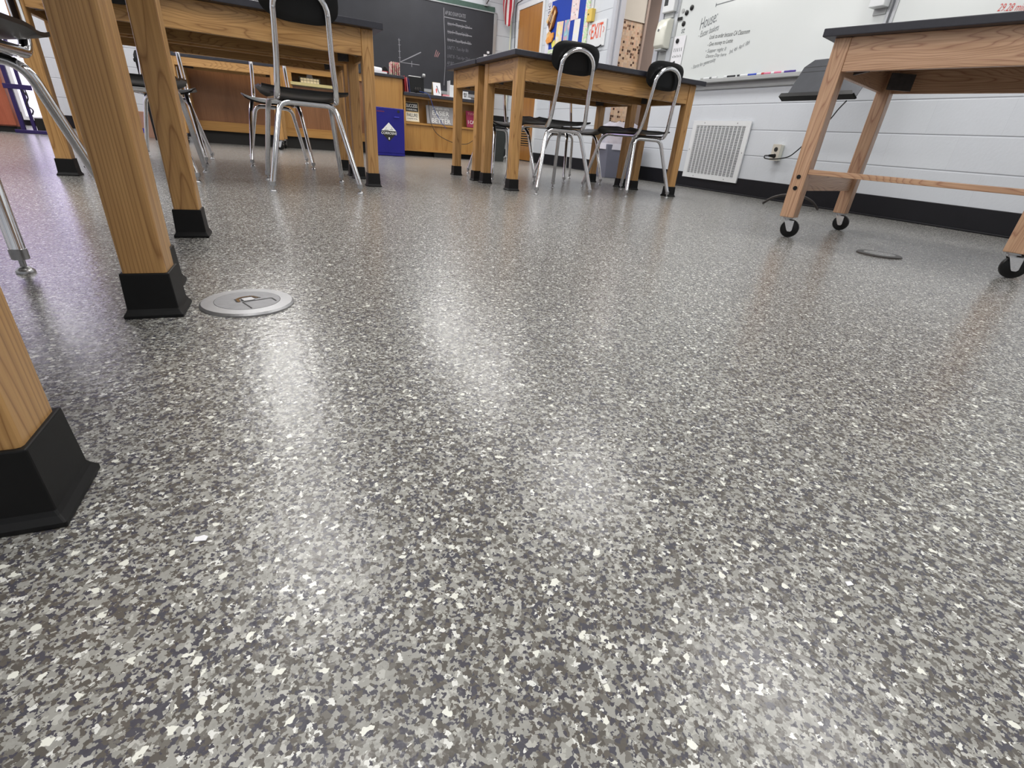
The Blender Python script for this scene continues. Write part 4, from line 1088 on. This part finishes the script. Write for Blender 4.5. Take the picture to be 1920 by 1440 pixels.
# roller shade against the vestibule wall and corner conduit
rs = thing('roller_shade', 'pale roller shade hanging over the brown mosaic wall in the doorway', 'shade', (4.27, DY1 + .018, 1.68))
obj('cloth', MB().box(-.19, .19, -.006, -.003, 0, .75), M['shade'], rs)
obj('hem_bar', MB().box(-.19, .19, -.010, -.001, -.018, .0), M['shade'], rs)
tag(obj('corner_conduit', MB().tube([(3.955, YB - .014, .143), (3.955, YB - .014, H - .01)], .011, 10), plain('conduit_cream', srgb(214, 214, 190), .5), smooth=True), 'cream conduit running up the room corner below the flag', 'conduit')
tag(obj('door_wire', MB().tube(bezier([(XR - .006, 8.45, 1.2), (XR - .006, 8.43, 1.6), (XR - .006, 8.46, 2.12), (XR - .006, 8.3, 2.2), (XR - .006, 7.9, 2.21)], 6), .005, 6), M['darksteel']), 'dark wire running around the closet door frame', 'wire')

# ------------------------------------------------------------------ far left corner
sq_ = lambda a, b, z: [(-a, -b, z), (a, -b, z), (a, b, z), (-a, b, z)]
cab = thing('wall_cabinet', 'red-brown wooden cabinet with black toe kick at the far left edge', 'cabinet', (-2.6, 6.85, 0))
obj('carcass', MB().box(-.65, .63, -.22, -.06, .05, .90), M['redwood'], cab)
for k in range(2):
    obj('door', MB().box(-.64 + k * .64, -.01 + k * .64, -.238, -.221, .06, .89), M['redwood'], cab, .002)
obj('toe_kick', MB().box(-.63, .61, -.19, -.08, 0, .05), M['signblack'], cab)
obj('worktop', MB().box(-.67, .65, -.25, -.05, .90, .93), M['epoxy'], cab, .003)
stn = thing('equipment_stand', 'purple-lit black metal stand with two posts, a crossbar and hanging cable at far left', 'stand', (-1.86, 6.58, 0))
obj('post', MB().box(-.075, -.045, -.012, .012, .03, 1.45), M['purple'], stn)
obj('post', MB().box(.01, .032, -.012, .012, .03, 1.45), M['purple'], stn)
obj('crossbar', MB().box(-.10, .10, -.02, -.0125, .36, .40), M['purple'], stn, .002)
obj('crossbar', MB().box(-.10, .10, -.02, -.0125, 1.10, 1.14), M['purple'], stn, .002)
obj('base_rail', MB().box(-.12, .14, -.03, .03, 0, .03), M['purple'], stn, .004)
cbl = MB()
for k in range(2):
    cbl.tube(bezier([(.03 + k * .02, -.03, .36), (.055, -.035, .30), (.03, -.035, .24), (.06, -.03, .20), (.045, -.03, .16)], 6), .006, 6)
    cbl.tube(bezier([(-.02 + k * .03, -.03, .98), (.0, -.035, .9), (-.03, -.035, .83), (.0, -.03, .76), (-.02, -.03, .70)], 6), .012, 6)
obj('hanging_cable', cbl, M['signblack'], stn)
tag(obj('speaker_box', MB().box(-1.86, -1.70, 6.72, 6.86, 0, .13), M['signblack'], None, .004), 'small black box on the floor behind the purple-lit black stand', 'box')
bk = thing('tall_bin', 'tall black bin with rounded top beside the left end of the bench', 'bin', (-.80, 6.98, 0))
obj('body', MB().loft([sq_(.135, .14, .0), sq_(.15, .16, .70), sq_(.155, .165, .705), sq_(.155, .165, .76), sq_(.14, .15, .80), sq_(.10, .11, .815)]), M['black'], bk, .008, smooth=True)
obj('lid_rim', MB().loft([sq_(.158, .168, .70), sq_(.162, .172, .705), sq_(.162, .172, .725), sq_(.158, .168, .73)]), M['black'], bk)
cx = thing('cardboard_box', 'pinkish cardboard box with a blue round print on the floor by the back wall', 'box', (-1.16, 7.45, 0))
obj('carton', MB().box(-.17, .17, -.13, .13, 0, .26), M['card'], cx, .003)
obj('round_print', MB().lathe([(.028, 0), (.028, .001), (0, .0011)], 20, frame((.055, -.1302, .07), (1, 0, 0), (0, 0, 1))), M['cyan'], cx)
obj('arrow_print', MB().prism([(-.012, 0), (.018, 0), (.0, .09)], 0, .001, frame((.0, -.1302, .11), (1, 0, 0), (0, 0, 1))), M['paper'], cx)
# litter on the floor
tag(obj('paper_scrap', MB().prism([(-.084, .346), (-.0755, .344), (-.074, .348), (-.077, .3505), (-.083, .350)], .0004, .0012), M['paper']), 'tiny white paper scrap on the floor at lower left', 'scrap')
tag(obj('paper_scrap', MB().prism([(.379, .114), (.385, .1128), (.386, .116), (.381, .1175)], .0004, .0012), M['paper']), 'tiny white paper scrap on the floor at lower right', 'scrap')

# ------------------------------------------------------------------ lights
def area(name, loc_, size, power, col=(1, 1, 1), rot=(0, 0, 0)):
    l = bpy.data.lights.new(name, 'AREA'); l.shape = 'RECTANGLE'; l.size, l.size_y = size; l.energy = power; l.color = col
    o_ = bpy.data.objects.new(name, l); C.objects.link(o_); o_.location = loc_; o_.rotation_euler = rot
    return o_
for x in (-2.6, 0.0, 2.6):
    for y in (-1.6, .8, 3.2, 5.6, 7.6):
        area('ceiling_troffer', (x, y, H - .02), (.6, 1.2), 20 if y < 0 else 32, (1, .985, .96))
area('corridor_fill', (5.4, 4.6, H - .02), (.5, 1.0), 75, (1, .95, .9))  # unseen fill lamp added to brighten the corridor
area('corridor_fill', (5.5, 6.8, H - .02), (.5, 1.0), 45, (1, .95, .9))  # second added fill, lifts the corridor wall
area('purple_glow', (-3.0, 8.2, 1.3), (2.0, 2.0), 15, (.55, .36, 1), (R_(90), 0, R_(155)))

wd = bpy.data.worlds.new('room_world'); bpy.context.scene.world = wd; wd.use_nodes = True
wd.node_tree.nodes['Background'].inputs[0].default_value = (.8, .85, .95, 1); wd.node_tree.nodes['Background'].inputs[1].default_value = .25

# ------------------------------------------------------------------ camera
F, YAW, PITCH, ROLL, HC = 896.635, 0.4878, 0.4708, 0.0861, 0.2972
fwd = Vector((math.sin(YAW) * math.cos(PITCH), math.cos(YAW) * math.cos(PITCH), -math.sin(PITCH)))
rt = Vector((math.cos(YAW), -math.sin(YAW), 0)); up = rt.cross(fwd)
r2 = math.cos(ROLL) * rt + math.sin(ROLL) * up; u2 = -math.sin(ROLL) * rt + math.cos(ROLL) * up
cam = bpy.data.cameras.new('camera'); co = bpy.data.objects.new('camera', cam); C.objects.link(co)
mt = Matrix((r2, u2, -fwd)).transposed().to_4x4(); mt.translation = Vector((0, 0, HC)); co.matrix_world = mt
cam.sensor_fit = 'HORIZONTAL'; cam.sensor_width = 36; cam.lens = 36 * F / 1920; cam.clip_start = .01; cam.clip_end = 60
sc = bpy.context.scene; sc.camera = co
sc.view_settings.view_transform = 'Standard'; sc.view_settings.look = 'None'; sc.view_settings.exposure = 0
